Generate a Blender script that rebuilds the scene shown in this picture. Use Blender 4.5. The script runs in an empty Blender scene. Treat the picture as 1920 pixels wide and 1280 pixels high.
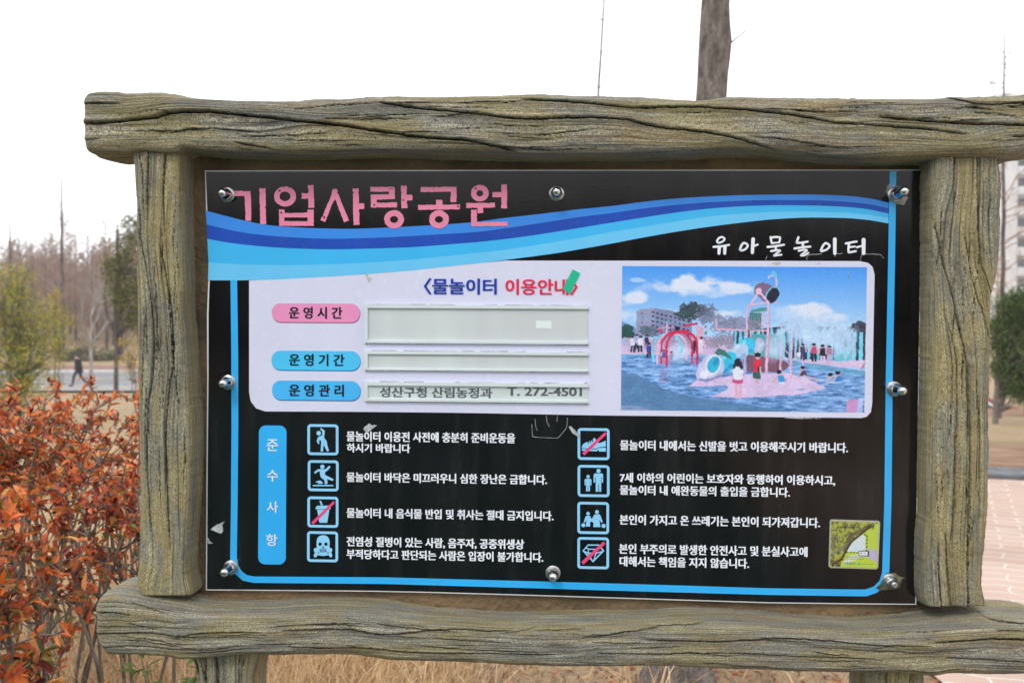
import bpy, bmesh, math, random
import numpy as np
from mathutils import Vector, Matrix
from mathutils.geometry import tessellate_polygon
R_ = math.radians
scene = bpy.context.scene
COL = scene.collection
random.seed(7)
RNG = np.random.default_rng(11)

# ------------------------------------------------------------------ camera
CAM_H, PITCH = 1.5, R_(-1.0)
FPX, CX, CY = 1867.0, 960.0, 640.0          # focal length in photo pixels (35 mm lens)
cd = bpy.data.cameras.new("camera")
cam = bpy.data.objects.new("camera", cd)
COL.objects.link(cam)
cam.location = (0, 0, CAM_H)
cam.rotation_euler = (math.pi / 2 + PITCH, 0, 0)
cd.sensor_width = 36
cd.lens = 36 * FPX / 1920
cd.clip_start, cd.clip_end = 0.05, 3000
cd.dof.use_dof = True
cd.dof.focus_distance = 1.8
cd.dof.aperture_fstop = 6.3
scene.camera = cam

# ------------------------------------------------------------------ sky and sun (bright overcast)
SUN_EL, SUN_AZ = R_(46), R_(205)            # azimuth clockwise from +Y (north)
world = bpy.data.worlds.new("World")
scene.world = world
world.use_nodes = True
wn, wl = world.node_tree.nodes, world.node_tree.links
bg = wn["Background"]
sky = wn.new("ShaderNodeTexSky")
sky.sky_type = 'NISHITA'
sky.sun_disc = False
sky.sun_elevation = SUN_EL
sky.sun_rotation = SUN_AZ
sky.air_density, sky.dust_density = 1.0, 4.0
mx = wn.new("ShaderNodeMix"); mx.data_type = 'RGBA'
mx.inputs[0].default_value = 0.86           # thick white cloud over the blue
tcw = wn.new("ShaderNodeTexCoord"); sxw = wn.new("ShaderNodeSeparateXYZ"); wl.new(tcw.outputs["Generated"], sxw.inputs[0])
mrw = wn.new("ShaderNodeMapRange"); wl.new(sxw.outputs[1], mrw.inputs[0])   # cloud is thinner ahead (+Y) than behind
mrw.inputs[1].default_value, mrw.inputs[2].default_value, mrw.inputs[3].default_value, mrw.inputs[4].default_value = -1, 1, 7.4, 13.0
cmw = wn.new("ShaderNodeCombineColor")
for i_, k_w in enumerate((0.985, 1.0, 1.03)):
    m_w = wn.new("ShaderNodeMath"); m_w.operation = 'MULTIPLY'; m_w.inputs[1].default_value = k_w
    wl.new(mrw.outputs[0], m_w.inputs[0]); wl.new(m_w.outputs[0], cmw.inputs[i_])
wl.new(cmw.outputs[0], mx.inputs[7])
wl.new(sky.outputs[0], mx.inputs[6])
wl.new(mx.outputs[2], bg.inputs[0])
bg.inputs[1].default_value = 0.11
sd = bpy.data.lights.new("sun", 'SUN')
sd.energy, sd.angle, sd.color = 0.8, R_(14), (1.0, 0.96, 0.9)
sun = bpy.data.objects.new("sun", sd)
COL.objects.link(sun)
sdir = Vector((math.sin(SUN_AZ) * math.cos(SUN_EL), math.cos(SUN_AZ) * math.cos(SUN_EL), math.sin(SUN_EL)))
sun.rotation_euler = sdir.to_track_quat('Z', 'Y').to_euler()
sun.location = sdir * 30
vs = scene.view_settings
vs.view_transform, vs.look, vs.gamma, vs.exposure = 'Standard', 'None', 1.0, 0.6

# ------------------------------------------------------------------ helpers
def lin(c):
    c = np.asarray(c, float) / 255.0
    return np.where(c <= 0.04045, c / 12.92, ((c + 0.055) / 1.055) ** 2.4)

def tag(o, label=None, cat=None, group=None, kind=None):
    if label: o["label"] = label
    if cat: o["category"] = cat
    if group: o["group"] = group
    if kind: o["kind"] = kind
    return o

def empty(name, loc=(0, 0, 0), rz=0.0):
    o = bpy.data.objects.new(name, None)
    o.empty_display_size = 0.1
    COL.objects.link(o)
    o.location = loc
    o.rotation_euler = (0, 0, rz)
    return o

def link(name, me, mat=None, parent=None, smooth=False):
    o = bpy.data.objects.new(name, me)
    COL.objects.link(o)
    if mat:
        for m in (mat if isinstance(mat, (list, tuple)) else [mat]):
            me.materials.append(m)
    if parent: o.parent = parent
    if smooth:
        me.polygons.foreach_set("use_smooth", [True] * len(me.polygons))
    return o

def np_mesh(name, V, F, smooth=False):
    """V (n,3), F (m,k) numpy arrays, or lists"""
    me = bpy.data.meshes.new(name)
    V = np.asarray(V, np.float32)
    if isinstance(F, np.ndarray):
        m, k = F.shape
        me.vertices.add(len(V)); me.vertices.foreach_set("co", V.ravel())
        me.loops.add(m * k); me.loops.foreach_set("vertex_index", F.ravel().astype(np.int32))
        me.polygons.add(m)
        me.polygons.foreach_set("loop_start", np.arange(0, m * k, k, dtype=np.int32))
        me.polygons.foreach_set("loop_total", np.full(m, k, np.int32))
        me.update(calc_edges=True)
    else:
        me.from_pydata([tuple(v) for v in V], [], F)
        me.update()
    if smooth:
        me.polygons.foreach_set("use_smooth", [True] * len(me.polygons))
    return me

def vcol(me, cols, name="col"):
    a = me.color_attributes.new(name, 'FLOAT_COLOR', 'POINT')
    c = np.ones((len(me.vertices), 4), np.float32)
    c[:, :3] = cols
    a.data.foreach_set("color", c.ravel())

def vfloat(me, vals, name):
    a = me.attributes.new(name, 'FLOAT', 'POINT')
    a.data.foreach_set("value", np.asarray(vals, np.float32).ravel())

def vvec(me, vals, name):
    a = me.attributes.new(name, 'FLOAT_VECTOR', 'POINT')
    a.data.foreach_set("vector", np.asarray(vals, np.float32).ravel())

def vnoise(x, y, seed=0):
    """2-D value noise in 0..1"""
    x = np.asarray(x, float); y = np.asarray(y, float)
    xi, yi = np.floor(x).astype(np.int64), np.floor(y).astype(np.int64)
    fx, fy = x - xi, y - yi
    fx, fy = fx * fx * (3 - 2 * fx), fy * fy * (3 - 2 * fy)
    def h(a, b):
        n = (a * 374761393 + b * 668265263 + seed * 974634777) & 0xFFFFFFFF
        n = ((n ^ (n >> 13)) * 1274126177) & 0xFFFFFFFF
        return ((n ^ (n >> 16)) & 0xFFFF) / 65535.0
    a, b, c, d = h(xi, yi), h(xi + 1, yi), h(xi, yi + 1), h(xi + 1, yi + 1)
    return (a * (1 - fx) + b * fx) * (1 - fy) + (c * (1 - fx) + d * fx) * fy

def fbm(x, y, seed=0, octs=4):
    s, a, t = 0, 0.5, 0
    for i in range(octs):
        s = s + a * vnoise(x * 2 ** i, y * 2 ** i, seed + i); t += a; a *= 0.5
    return s / t

# ---- node materials
def new_mat(name):
    m = bpy.data.materials.new(name)
    m.use_nodes = True
    nt = m.node_tree
    return m, nt.nodes, nt.links, nt.nodes["Principled BSDF"]

def N(nodes, typ, **kw):
    n = nodes.new(typ)
    for k, v in kw.items(): setattr(n, k, v)
    return n

def ramp(nodes, stops, interp='LINEAR'):
    r = nodes.new("ShaderNodeValToRGB")
    e = r.color_ramp
    e.interpolation = interp
    while len(e.elements) < len(stops): e.elements.new(0.5)
    for el, (p, c) in zip(e.elements, stops):
        el.position = p
        el.color = (*c, 1) if len(c) == 3 else c
    return r

def mix(nodes, links, fac, a, b, mode='MIX'):
    m = nodes.new("ShaderNodeMix"); m.data_type = 'RGBA'; m.blend_type = mode
    for s, v in ((m.inputs[0], fac), (m.inputs[6], a), (m.inputs[7], b)):
        if hasattr(v, "is_linked"): links.new(v, s)
        elif isinstance(v, (int, float)): s.default_value = v
        else: s.default_value = (*v, 1)
    return m.outputs[2]

def noise_mat(name, c1, c2, scale=8.0, rough=0.8, bump=0.0, detail=6.0, metallic=0.0, spec=0.4, lo=0.35, hi=0.65, stretch=(1, 1, 1), bscale=None):
    m, n, l, p = new_mat(name)
    tc = N(n, "ShaderNodeTexCoord"); mp = N(n, "ShaderNodeMapping")
    mp.inputs["Scale"].default_value = stretch
    l.new(tc.outputs["Object"], mp.inputs[0])
    t = N(n, "ShaderNodeTexNoise"); t.inputs["Scale"].default_value = scale; t.inputs["Detail"].default_value = detail
    l.new(mp.outputs[0], t.inputs["Vector"])
    r = ramp(n, [(lo, c1), (hi, c2)])
    l.new(t.outputs[0], r.inputs[0]); l.new(r.outputs[0], p.inputs["Base Color"])
    p.inputs["Roughness"].default_value = rough
    p.inputs["Metallic"].default_value = metallic
    p.inputs["Specular IOR Level"].default_value = spec
    if bump:
        t2 = N(n, "ShaderNodeTexNoise"); t2.inputs["Scale"].default_value = bscale or scale * 4; t2.inputs["Detail"].default_value = 5
        l.new(mp.outputs[0], t2.inputs["Vector"])
        b = N(n, "ShaderNodeBump"); b.inputs["Strength"].default_value = bump; b.inputs["Distance"].default_value = 0.02
        l.new(t2.outputs[0], b.inputs["Height"]); l.new(b.outputs[0], p.inputs["Normal"])
    return m

def print_mat(name, srgb, rough=0.22, wear=0.05, spec=0.5):
    """printed vinyl: one ink colour with faint wear, glossy film with a little orange peel"""
    c = lin(srgb)
    m, n, l, p = new_mat(name)
    tc = N(n, "ShaderNodeTexCoord")
    t = N(n, "ShaderNodeTexNoise"); t.inputs["Scale"].default_value = 9; t.inputs["Detail"].default_value = 8
    l.new(tc.outputs["Object"], t.inputs["Vector"])
    r = ramp(n, [(0.3, tuple(np.clip(c * (1 - wear), 0, 1))), (0.7, tuple(np.clip(c * (1 + wear) + 0.002, 0, 1)))])
    l.new(t.outputs[0], r.inputs[0])
    # thin dust and rain runs on the film
    md = N(n, "ShaderNodeMapping"); md.inputs["Scale"].default_value = (26, 26, 3.2); l.new(tc.outputs["Object"], md.inputs[0])
    td = N(n, "ShaderNodeTexNoise"); td.inputs["Scale"].default_value = 1; td.inputs["Detail"].default_value = 9; td.inputs["Roughness"].default_value = .7
    l.new(md.outputs[0], td.inputs["Vector"])
    rd_ = ramp(n, [(0.46, (0, 0, 0)), (0.80, (0.05,) * 3)]); l.new(td.outputs[0], rd_.inputs[0])
    l.new(mix(n, l, rd_.outputs[0], r.outputs[0], (0.30, 0.27, 0.24)), p.inputs["Base Color"])
    p.inputs["Specular IOR Level"].default_value = spec
    t3 = N(n, "ShaderNodeTexNoise"); t3.inputs["Scale"].default_value = 30; t3.inputs["Detail"].default_value = 6
    l.new(tc.outputs["Object"], t3.inputs["Vector"])
    rr = N(n, "ShaderNodeMapRange"); rr.inputs[3].default_value = rough * 0.75; rr.inputs[4].default_value = rough * 1.35
    l.new(t3.outputs[0], rr.inputs[0]); l.new(rr.outputs[0], p.inputs["Roughness"])
    t2 = N(n, "ShaderNodeTexNoise"); t2.inputs["Scale"].default_value = 160; t2.inputs["Detail"].default_value = 2
    l.new(tc.outputs["Object"], t2.inputs["Vector"])
    b = N(n, "ShaderNodeBump"); b.inputs["Strength"].default_value = 0.022; b.inputs["Distance"].default_value = 0.002
    l.new(t2.outputs[0], b.inputs["Height"]); l.new(b.outputs[0], p.inputs["Normal"])
    return m

def attr_mat(name, rough=0.6, spec=0.3, attr="col", translucent=0.0, var=0.0):
    m, n, l, p = new_mat(name)
    a = N(n, "ShaderNodeAttribute"); a.attribute_name = attr
    col = a.outputs["Color"]
    if var:
        tc = N(n, "ShaderNodeTexCoord"); t = N(n, "ShaderNodeTexNoise"); t.inputs["Scale"].default_value = 60
        l.new(tc.outputs["Object"], t.inputs["Vector"])
        r = ramp(n, [(0.3, (1 - var,) * 3), (0.7, (1 + var,) * 3)])
        l.new(t.outputs[0], r.inputs[0])
        col = mix(n, l, 1.0, col, r.outputs[0], 'MULTIPLY')
    l.new(col, p.inputs["Base Color"])
    p.inputs["Roughness"].default_value = rough
    p.inputs["Specular IOR Level"].default_value = spec
    if translucent:
        out = n["Material Output"]
        tr = N(n, "ShaderNodeBsdfTranslucent"); l.new(col, tr.inputs[0])
        ms = N(n, "ShaderNodeMixShader"); ms.inputs[0].default_value = translucent
        l.new(p.outputs[0], ms.inputs[1]); l.new(tr.outputs[0], ms.inputs[2]); l.new(ms.outputs[0], out.inputs[0])
    return m

# ------------------------------------------------------------------ the sign's own frame
# pose of the panel measured from its four corners (panel 1.30 m wide); local x right, z up, -y towards the reader
def rot(a, b, c):
    return (Matrix.Rotation(a, 3, 'Z') @ Matrix.Rotation(b, 3, 'X') @ Matrix.Rotation(c, 3, 'Y'))
SR = rot(-0.05138916, 0.02362521, 0.00693056)
ST = Vector((0.07991469, 1.81494329, -0.07893554))
LEVEL = Matrix.Translation((0, 0, CAM_H)) @ Matrix.Rotation(PITCH, 4, 'X')
SRn, STn = np.array(SR), np.array(ST)
SB = SRn.T @ STn
def L(px, py, d=0.0):
    """a point of the sign, measured on the photograph, in the sign's own metres on its plane y = d"""
    px, py = np.broadcast_arrays(np.asarray(px, float), np.asarray(py, float))
    D = np.stack([(px - CX) / FPX, np.ones_like(px), -(py - CY) / FPX], -1)
    A = D @ SRn
    s = (d + SB[1]) / A[..., 1]
    return s[..., None] * A - SB
def W(px, py, Y):
    """world point seen at a photo pixel at world depth Y"""
    d = Matrix.Rotation(PITCH, 3, 'X') @ Vector(((px - CX) / FPX, 1, -(py - CY) / FPX))
    return Vector((0, 0, CAM_H)) + d * (Y / d.y)

board = empty("notice_board")
board.matrix_world = LEVEL @ Matrix.Translation(ST) @ SR.to_4x4()
tag(board, "weathered olive log-framed notice board carrying a black and blue information panel", "notice board")

def spl(pts, xs, k=1):
    """smooth interpolation through points"""
    p = np.array(pts, float); x, y = p[:, 0], p[:, 1]
    n = len(x)
    if n < 3: return np.interp(xs, x, y)
    h = np.diff(x); dl = np.diff(y) / h
    m = np.zeros(n); m[0], m[-1] = dl[0], dl[-1]
    for i in range(1, n - 1):
        m[i] = 0 if dl[i - 1] * dl[i] <= 0 else 2 * dl[i - 1] * dl[i] / (dl[i - 1] + dl[i])
        if dl[i - 1] * dl[i] <= 0: m[i] = 0.25 * (dl[i - 1] + dl[i])
    xs = np.clip(xs, x[0], x[-1])
    i = np.clip(np.searchsorted(x, xs) - 1, 0, n - 2)
    t = (xs - x[i]) / h[i]
    return ((2 * t ** 3 - 3 * t ** 2 + 1) * y[i] + (t ** 3 - 2 * t ** 2 + t) * h[i] * m[i]
            + (-2 * t ** 3 + 3 * t ** 2) * y[i + 1] + (t ** 3 - t ** 2) * h[i] * m[i + 1])

# ------------------------------------------------------------------ weathered wood
def wood_mat(name, grey, olive, straw, dark, streak, brown_amt=0.25):
    m, n, l, p = new_mat(name)
    g = N(n, "ShaderNodeAttribute"); g.attribute_name = "grain"
    cr = N(n, "ShaderNodeAttribute"); cr.attribute_name = "crack"
    def gn(sx, sy, scale, detail=6, rough=0.6, dist=0.0):
        mp = N(n, "ShaderNodeMapping"); mp.inputs["Scale"].default_value = (sx, sy, 1)
        l.new(g.outputs["Vector"], mp.inputs[0])
        t = N(n, "ShaderNodeTexNoise"); t.inputs["Scale"].default_value = scale; t.inputs["Detail"].default_value = detail
        t.inputs["Roughness"].default_value = rough; t.inputs["Distortion"].default_value = dist
        l.new(mp.outputs[0], t.inputs["Vector"])
        return t.outputs[0]
    big = gn(2.6, 8, 2.0, 7, .65)                    # patches of algae and bare grey
    r1 = ramp(n, [(0.36, tuple(v * .74 for v in grey)), (0.45, grey), (0.54, olive), (0.68, tuple(v * 1.12 for v in olive))])
    l.new(big, r1.inputs[0])
    big2 = gn(3.0, 14, 2.6, 5)
    r2 = ramp(n, [(0.48, (0, 0, 0)), (0.66, (1, 1, 1))])
    l.new(big2, r2.inputs[0])
    f2 = N(n, "ShaderNodeMath", operation='MULTIPLY'); f2.inputs[1].default_value = brown_amt
    l.new(r2.outputs[0], f2.inputs[0])
    c = mix(n, l, f2.outputs[0], r1.outputs[0], (0.27, 0.165, 0.075))
    # pale dry-brushed streaks along the grain, broken into dashes and grit
    st = gn(2.2, 120, 2.0, 8, 0.78)
    rs = ramp(n, [(0.46, (0, 0, 0)), (0.55, (1, 1, 1))])
    l.new(st, rs.inputs[0])
    grit = gn(150, 210, 2.0, 3, 0.75)
    rg = ramp(n, [(0.42, (0, 0, 0)), (0.56, (1, 1, 1))])
    l.new(grit, rg.inputs[0])
    patch = gn(5, 20, 2.5, 4)
    rp = ramp(n, [(0.36, (0.15,) * 3), (0.62, (1, 1, 1))])
    l.new(patch, rp.inputs[0])
    m1 = N(n, "ShaderNodeMath", operation='MULTIPLY'); l.new(rs.outputs[0], m1.inputs[0]); l.new(rg.outputs[0], m1.inputs[1])
    m2 = N(n, "ShaderNodeMath", operation='MULTIPLY'); l.new(m1.outputs[0], m2.inputs[0]); l.new(rp.outputs[0], m2.inputs[1])
    m3 = N(n, "ShaderNodeMath", operation='MULTIPLY'); l.new(m2.outputs[0], m3.inputs[0]); m3.inputs[1].default_value = streak
    c = mix(n, l, m3.outputs[0], c, straw)
    # dark grain lines and black specks of lichen
    dk = gn(1.4, 110, 2.0, 9, 0.74)
    rd = ramp(n, [(0.38, (1, 1, 1)), (0.48, (0, 0, 0))])
    l.new(dk, rd.inputs[0])
    sp = gn(150, 230, 2.0, 4, 0.8)
    rsp = ramp(n, [(0.40, (1, 1, 1)), (0.48, (0, 0, 0))])
    l.new(sp, rsp.inputs[0])
    mm = N(n, "ShaderNodeMath", operation='MAXIMUM'); l.new(rd.outputs[0], mm.inputs[0])
    ms = N(n, "ShaderNodeMath", operation='MULTIPLY'); l.new(rsp.outputs[0], ms.inputs[0]); ms.inputs[1].default_value = 0.85
    l.new(ms.outputs[0], mm.inputs[1])
    md = N(n, "ShaderNodeMath", operation='MULTIPLY'); l.new(mm.outputs[0], md.inputs[0]); md.inputs[1].default_value = 0.88
    c = mix(n, l, md.outputs[0], c, dark)
    c = mix(n, l, cr.outputs["Fac"], c, (0.018, 0.014, 0.010))
    # bird and paint flecks
    fl = gn(42, 60, 2.0, 4, 0.6)
    rf = ramp(n, [(0.715, (0, 0, 0)), (0.735, (1, 1, 1))])
    l.new(fl, rf.inputs[0])
    c = mix(n, l, rf.outputs[0], c, (0.55, 0.52, 0.42))
    l.new(c, p.inputs["Base Color"])
    p.inputs["Roughness"].default_value = 0.88
    p.inputs["Specular IOR Level"].default_value = 0.25
    # relief
    b0 = N(n, "ShaderNodeMath", operation='ADD'); l.new(dk, b0.inputs[0])
    b1 = N(n, "ShaderNodeMath", operation='MULTIPLY'); l.new(sp, b1.inputs[0]); b1.inputs[1].default_value = 0.55
    l.new(b1.outputs[0], b0.inputs[1])
    b2 = N(n, "ShaderNodeMath", operation='ADD'); l.new(b0.outputs[0], b2.inputs[0])
    b3 = N(n, "ShaderNodeMath", operation='MULTIPLY'); l.new(st, b3.inputs[0]); b3.inputs[1].default_value = 0.6
    l.new(b3.outputs[0], b2.inputs[1])
    bp = N(n, "ShaderNodeBump"); bp.inputs["Strength"].default_value = 0.85; bp.inputs["Distance"].default_value = 0.0045
    l.new(b2.outputs[0], bp.inputs["Height"]); l.new(bp.outputs[0], p.inputs["Normal"])
    return m

M_BEAM = wood_mat("weathered_log", (0.272, 0.265, 0.226), (0.318, 0.275, 0.148), (0.70, 0.66, 0.51), (0.030, 0.029, 0.025), 1.0, 0.45)
M_POST = wood_mat("weathered_post", (0.300, 0.288, 0.226), (0.385, 0.322, 0.160), (0.76, 0.69, 0.44), (0.044, 0.043, 0.038), 0.9, 0.25)

def make_log(name, vertical, lo, hi, cracks, front, back, mat, a0, a1, na, seed, lumps=0.0045, flute=.55, crk_w=.85, sq=5.0, trace=-0.05, nf=90, round_a0=18, round_a1=18):
    """a log whose front outline and splits were measured on the photograph; a runs along it, b across it"""
    a = np.linspace(a0, a1, na)
    # points round the section: dense on the front, sparse behind
    q = np.linspace(-math.pi, math.pi, 6001)
    e = 2.0 / sq
    qb = np.sign(np.sin(q)) * np.abs(np.sin(q)) ** e       # -1 .. 1 across
    qd = np.sign(np.cos(q)) * np.abs(np.cos(q)) ** e       # 1 front, -1 back
    arc = np.r_[0, np.cumsum(np.hypot(np.diff(qb) * 0.06, np.diff(qd) * 0.075))]
    dens = np.where(qd > -0.2, 1.0, 0.22)
    cum = np.r_[0, np.cumsum(np.diff(arc) * dens[1:])]
    ns = int(nf * 1.9)
    tq = np.linspace(0, cum[-1], ns + 1)[:-1]
    bb = np.interp(tq, cum, qb); dd = np.interp(tq, cum, qd)
    A, BB = np.meshgrid(a, bb, indexing='ij'); DD = np.broadcast_to(dd, A.shape).copy()
    vlo, vhi = spl(lo, a), spl(hi, a)
    mid, half = (vlo + vhi) / 2, (vhi - vlo) / 2
    rc_ = np.random.default_rng(seed + 100)
    fine = []
    for _ in range(46 if not vertical else 24):         # hairline splits that follow the grain
        ln = rc_.uniform(35, 170); s0 = rc_.uniform(a0, min(a1, 2000) - ln); f0 = rc_.uniform(.08, .92); f1 = f0 + rc_.normal(0, .035)
        q_ = np.linspace(s0, s0 + ln, 5)
        fine.append(([(x_, (spl(lo, np.array([x_]))[0] * (1 - f_) + spl(hi, np.array([x_]))[0] * f_) + rc_.normal(0, .8)) for x_, f_ in zip(q_, np.linspace(f0, f1, 5))], rc_.uniform(.7, 1.25), rc_.uniform(.003, .007)))
    cracks = list(cracks) + fine
    taper = np.minimum(np.clip((a - a0) / round_a0, 0, 1), np.clip((a1 - a) / round_a1, 0, 1))
    taper = np.sqrt(np.clip(1 - (1 - taper) ** 2, 0, 1)) * 0.35 + 0.65
    Bp = mid[:, None] + half[:, None] * BB
    # grain follows the splits and the edges: a coordinate across the log that never folds back
    G = 97
    gb = mid[:, None] + half[:, None] * np.linspace(-1, 1, G)[None]
    num = np.zeros_like(gb); den = np.full_like(gb, 0.45)
    for edge in (vlo, vhi):
        w = np.exp(-((gb - edge[:, None]) / 25) ** 2)
        num += w * (edge - edge.mean())[:, None]; den += w
    for c in cracks[:len(cracks) - len(fine)]:
        p = np.array(c[0], float); yc = spl(c[0], a)
        far = np.exp(-(np.maximum(np.maximum(p[0, 0] - a, a - p[-1, 0]), 0) / 60) ** 2)
        w = np.exp(-((gb - yc[:, None]) / 26) ** 2) * far[:, None] * 1.6
        num += w * (yc - yc.mean())[:, None]; den += w
    gg = gb - num / den
    st = np.maximum(np.diff(gg, axis=1), 0.5 * np.diff(gb, axis=1))
    cs = np.concatenate([np.zeros((na, 1)), np.cumsum(st, 1)], 1)
    gg = cs - cs[:, G // 2:G // 2 + 1] + gg[:, G // 2:G // 2 + 1]
    fi = np.clip((BB + 1) / 2 * (G - 1), 0, G - 1.001); i0 = fi.astype(int); fr = fi - i0
    gfull = np.take_along_axis(gg, i0, 1) * (1 - fr) + np.take_along_axis(gg, i0 + 1, 1) * fr
    crk = np.zeros_like(A); disp = np.zeros_like(A)
    for c in cracks:
        pts, wid, dep = c; wid *= crk_w; dep *= crk_w
        p = np.array(pts, float)
        yc = spl(pts, a)
        yc = yc + 1.2 * (vnoise(a / 7, a * 0 + len(p), seed + 5) - .5) + 0.8 * (vnoise(a / 2.5, a * 0, seed + 6) - .5)
        x0, x1 = p[0, 0], p[-1, 0]
        env = np.clip((a - x0 + 3) / 25, 0, 1) * np.clip((x1 + 3 - a) / 45, 0, 1)
        if x0 <= a0 + 12: env = np.clip((x1 + 3 - a) / 45, 0, 1)
        if x1 >= a1 - 30: env = np.clip((a - x0 + 3) / 25, 0, 1)
        env = np.sqrt(env) * (0.75 + 0.5 * vnoise(a / 18, a * 0, seed + 9))
        D = Bp - yc[:, None]
        frontm = np.clip(DD * 3, 0, 1)
        g = np.exp(-(D / (wid * .72)) ** 2) * env[:, None] * frontm
        lip = np.exp(-((D + 2.5 * wid) / (3.0 * wid)) ** 2) * env[:, None] * frontm
        low = (np.clip(D / wid, 0, None) * np.exp(-np.clip(D, 0, None) / (7 * wid))) * env[:, None] * frontm
        disp += dep * (-g + 0.20 * lip - 0.10 * low)
        crk = np.maximum(crk, np.clip(g * 1.35 - 0.12, 0, 1) ** 1.15)
    # lumps, flutes along the grain and grit
    sm = 1035.0
    gv = gfull / sm; ga = A / sm
    disp += lumps * 1.6 * (fbm(ga * 7, gv * 11 + seed, seed, 3) - 0.5)
    disp += 0.0065 * flute * (fbm(ga * 12, gv * 150 + 3, seed + 21, 4) - 0.5)
    disp += 0.0022 * (fbm(ga * 150, gv * 240, seed + 31, 2) - 0.5)
    hf = (front - back) / 2; md = (front + back) / 2
    if vertical: P = L(Bp, A, trace)
    else: P = L(A, Bp, trace)
    X, Z = P[..., 0].copy(), P[..., 2].copy()
    Y = md + hf * DD * taper[:, None]
    # the back of the section is cut on the same outline
    cn = np.stack([BB * (np.abs(BB) > .9), DD], -1)
    nl = np.linalg.norm(cn, axis=-1) + 1e-6
    Y = Y - disp * cn[..., 1] / nl
    edge_s = disp * cn[..., 0] / nl
    if vertical: X += edge_s
    else: Z -= edge_s
    V = np.stack([X, Y, Z], -1).reshape(-1, 3)
    i = np.arange(na - 1)[:, None] * ns; j = np.arange(ns)[None]
    j2 = (j + 1) % ns
    F = np.stack([i + j, i + j2, i + ns + j2, i + ns + j], -1).reshape(-1, 4)
    # end caps as fans
    c0, c1 = len(V), len(V) + 1
    V = np.vstack([V, V[:ns].mean(0), V[(na - 1) * ns:].mean(0)])
    f0 = np.stack([np.full(ns, c0), (np.arange(ns) + 1) % ns, np.arange(ns), np.arange(ns)], -1)
    f1 = np.stack([np.full(ns, c1), (na - 1) * ns + np.arange(ns), (na - 1) * ns + (np.arange(ns) + 1) % ns, np.full(ns, c1)], -1)
    faces = F.tolist() + [f[:3] for f in f0.tolist()] + [f[:3] for f in f1.tolist()]
    me = np_mesh(name, V, faces, True)
    gr = np.stack([ga, gv + 0.12 * (1 - DD) * np.sign(BB), np.full_like(ga, seed * 1.7)], -1).reshape(-1, 3)
    gr = np.vstack([gr, gr[:1], gr[-1:]])
    vvec(me, gr, "grain")
    vfloat(me, np.concatenate([crk.ravel(), [0, 0]]), "crack")
    return link(name, me, mat, board)

TOP_UP = [(165,192),(168,179),(180,173.5),(200,171),(225,172),(250,178),(300,176),(330,179),(370,184),(430,187),(500,189),(560,189.5),(600,187),(640,186),(700,184),(760,183),(850,181),(930,179),(1000,179),(1060,181),(1130,180),(1200,183),(1280,187),(1310,188),(1370,182),(1450,183),(1560,184),(1700,185),(1800,183),(1880,182.5),(1900,182),(1920,178),(1955,180),(1985,198)]
TOP_LO = [(165,287),(180,292),(200,295),(247,295),(270,292),(338,295),(352,286),(370,287),(400,291),(480,294),(560,293),(640,292),(700,290),(800,291),(900,292),(960,296),(1040,298),(1100,297),(1200,297),(1280,293),(1360,288),(1440,290),(1500,296),(1570,303),(1650,303),(1720,303),(1745,302),(1780,299),(1870,300),(1890,300),(1920,290),(1955,284),(1985,268)]
TOP_CR = [
 ([(165,238.5),(200,237),(245,234),(280,230),(305,227),(330,220),(355,217),(400,216.5),(425,218),(460,222),(500,226),(530,229),(560,233),(600,237),(640,241),(670,245),(700,250),(740,255),(780,261),(830,266),(870,268),(900,273),(940,281),(970,288)], 2.6, 0.020),
 ([(165,201),(200,201),(240,202)], 1.9, 0.012), ([(165,268),(185,267),(200,266)], 1.6, 0.010),
 ([(295,251),(340,252),(370,249),(410,247),(450,250),(500,256)], 1.3, 0.007), ([(450,272),(490,279),(530,286)], 1.6, 0.009),
 ([(720,200),(780,209),(830,214),(900,221),(960,228),(1010,230),(1060,227.5),(1100,227),(1170,231),(1200,238),(1240,246),(1280,250),(1340,258),(1380,267),(1430,280),(1450,286)], 2.1, 0.015),
 ([(980,194),(1050,197),(1110,202),(1170,208),(1200,210),(1240,208),(1300,208),(1370,212),(1440,218),(1500,226),(1560,237),(1620,241),(1700,246),(1760,253),(1800,258)], 1.9, 0.013),
 ([(1640,227),(1700,232),(1750,236),(1810,239),(1860,240),(1920,242),(1960,244)], 2.2, 0.015),
 ([(1760,187),(1790,195),(1810,201),(1850,203),(1920,199),(1960,197)], 1.7, 0.010),
 ([(1815,218),(1860,222),(1900,230)], 1.2, .006), ([(1400,262),(1450,266),(1520,277),(1580,284)], 1.3, .006), ([(620,205),(680,203),(720,200)],1.2,.005),
 ([(1880,263),(1910,262),(1950,262)],1.4,.008)]
make_log("crossbeam", False, TOP_UP, TOP_LO, TOP_CR, -0.085, 0.072, M_BEAM, 165, 1985, 820, 3)
BOT_UP = [(190,1150),(193,1117),(203,1108),(220,1104),(260,1110),(340,1126),(400,1137),(480,1139),(600,1134),(700,1137),(760,1146),(840,1156),(960,1163),(1080,1159),(1200,1158),(1320,1154),(1440,1162),(1500,1168),(1600,1172),(1690,1167),(1760,1158),(1850,1152),(1920,1154),(1960,1160),(1985,1185)]
BOT_LO = [(190,1152),(193,1182),(203,1208),(215,1221),(260,1224),(320,1228),(350,1232),(400,1229),(440,1225),(480,1221),(520,1222),(600,1223),(660,1223),(700,1227),(740,1232),(800,1234),(900,1237),(960,1241),(1050,1243),(1150,1244),(1190,1243),(1250,1242),(1340,1247),(1440,1250),(1550,1254),(1610,1255),(1660,1254),(1740,1262),(1770,1258),(1850,1259),(1920,1258),(1960,1252),(1985,1242)]
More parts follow.
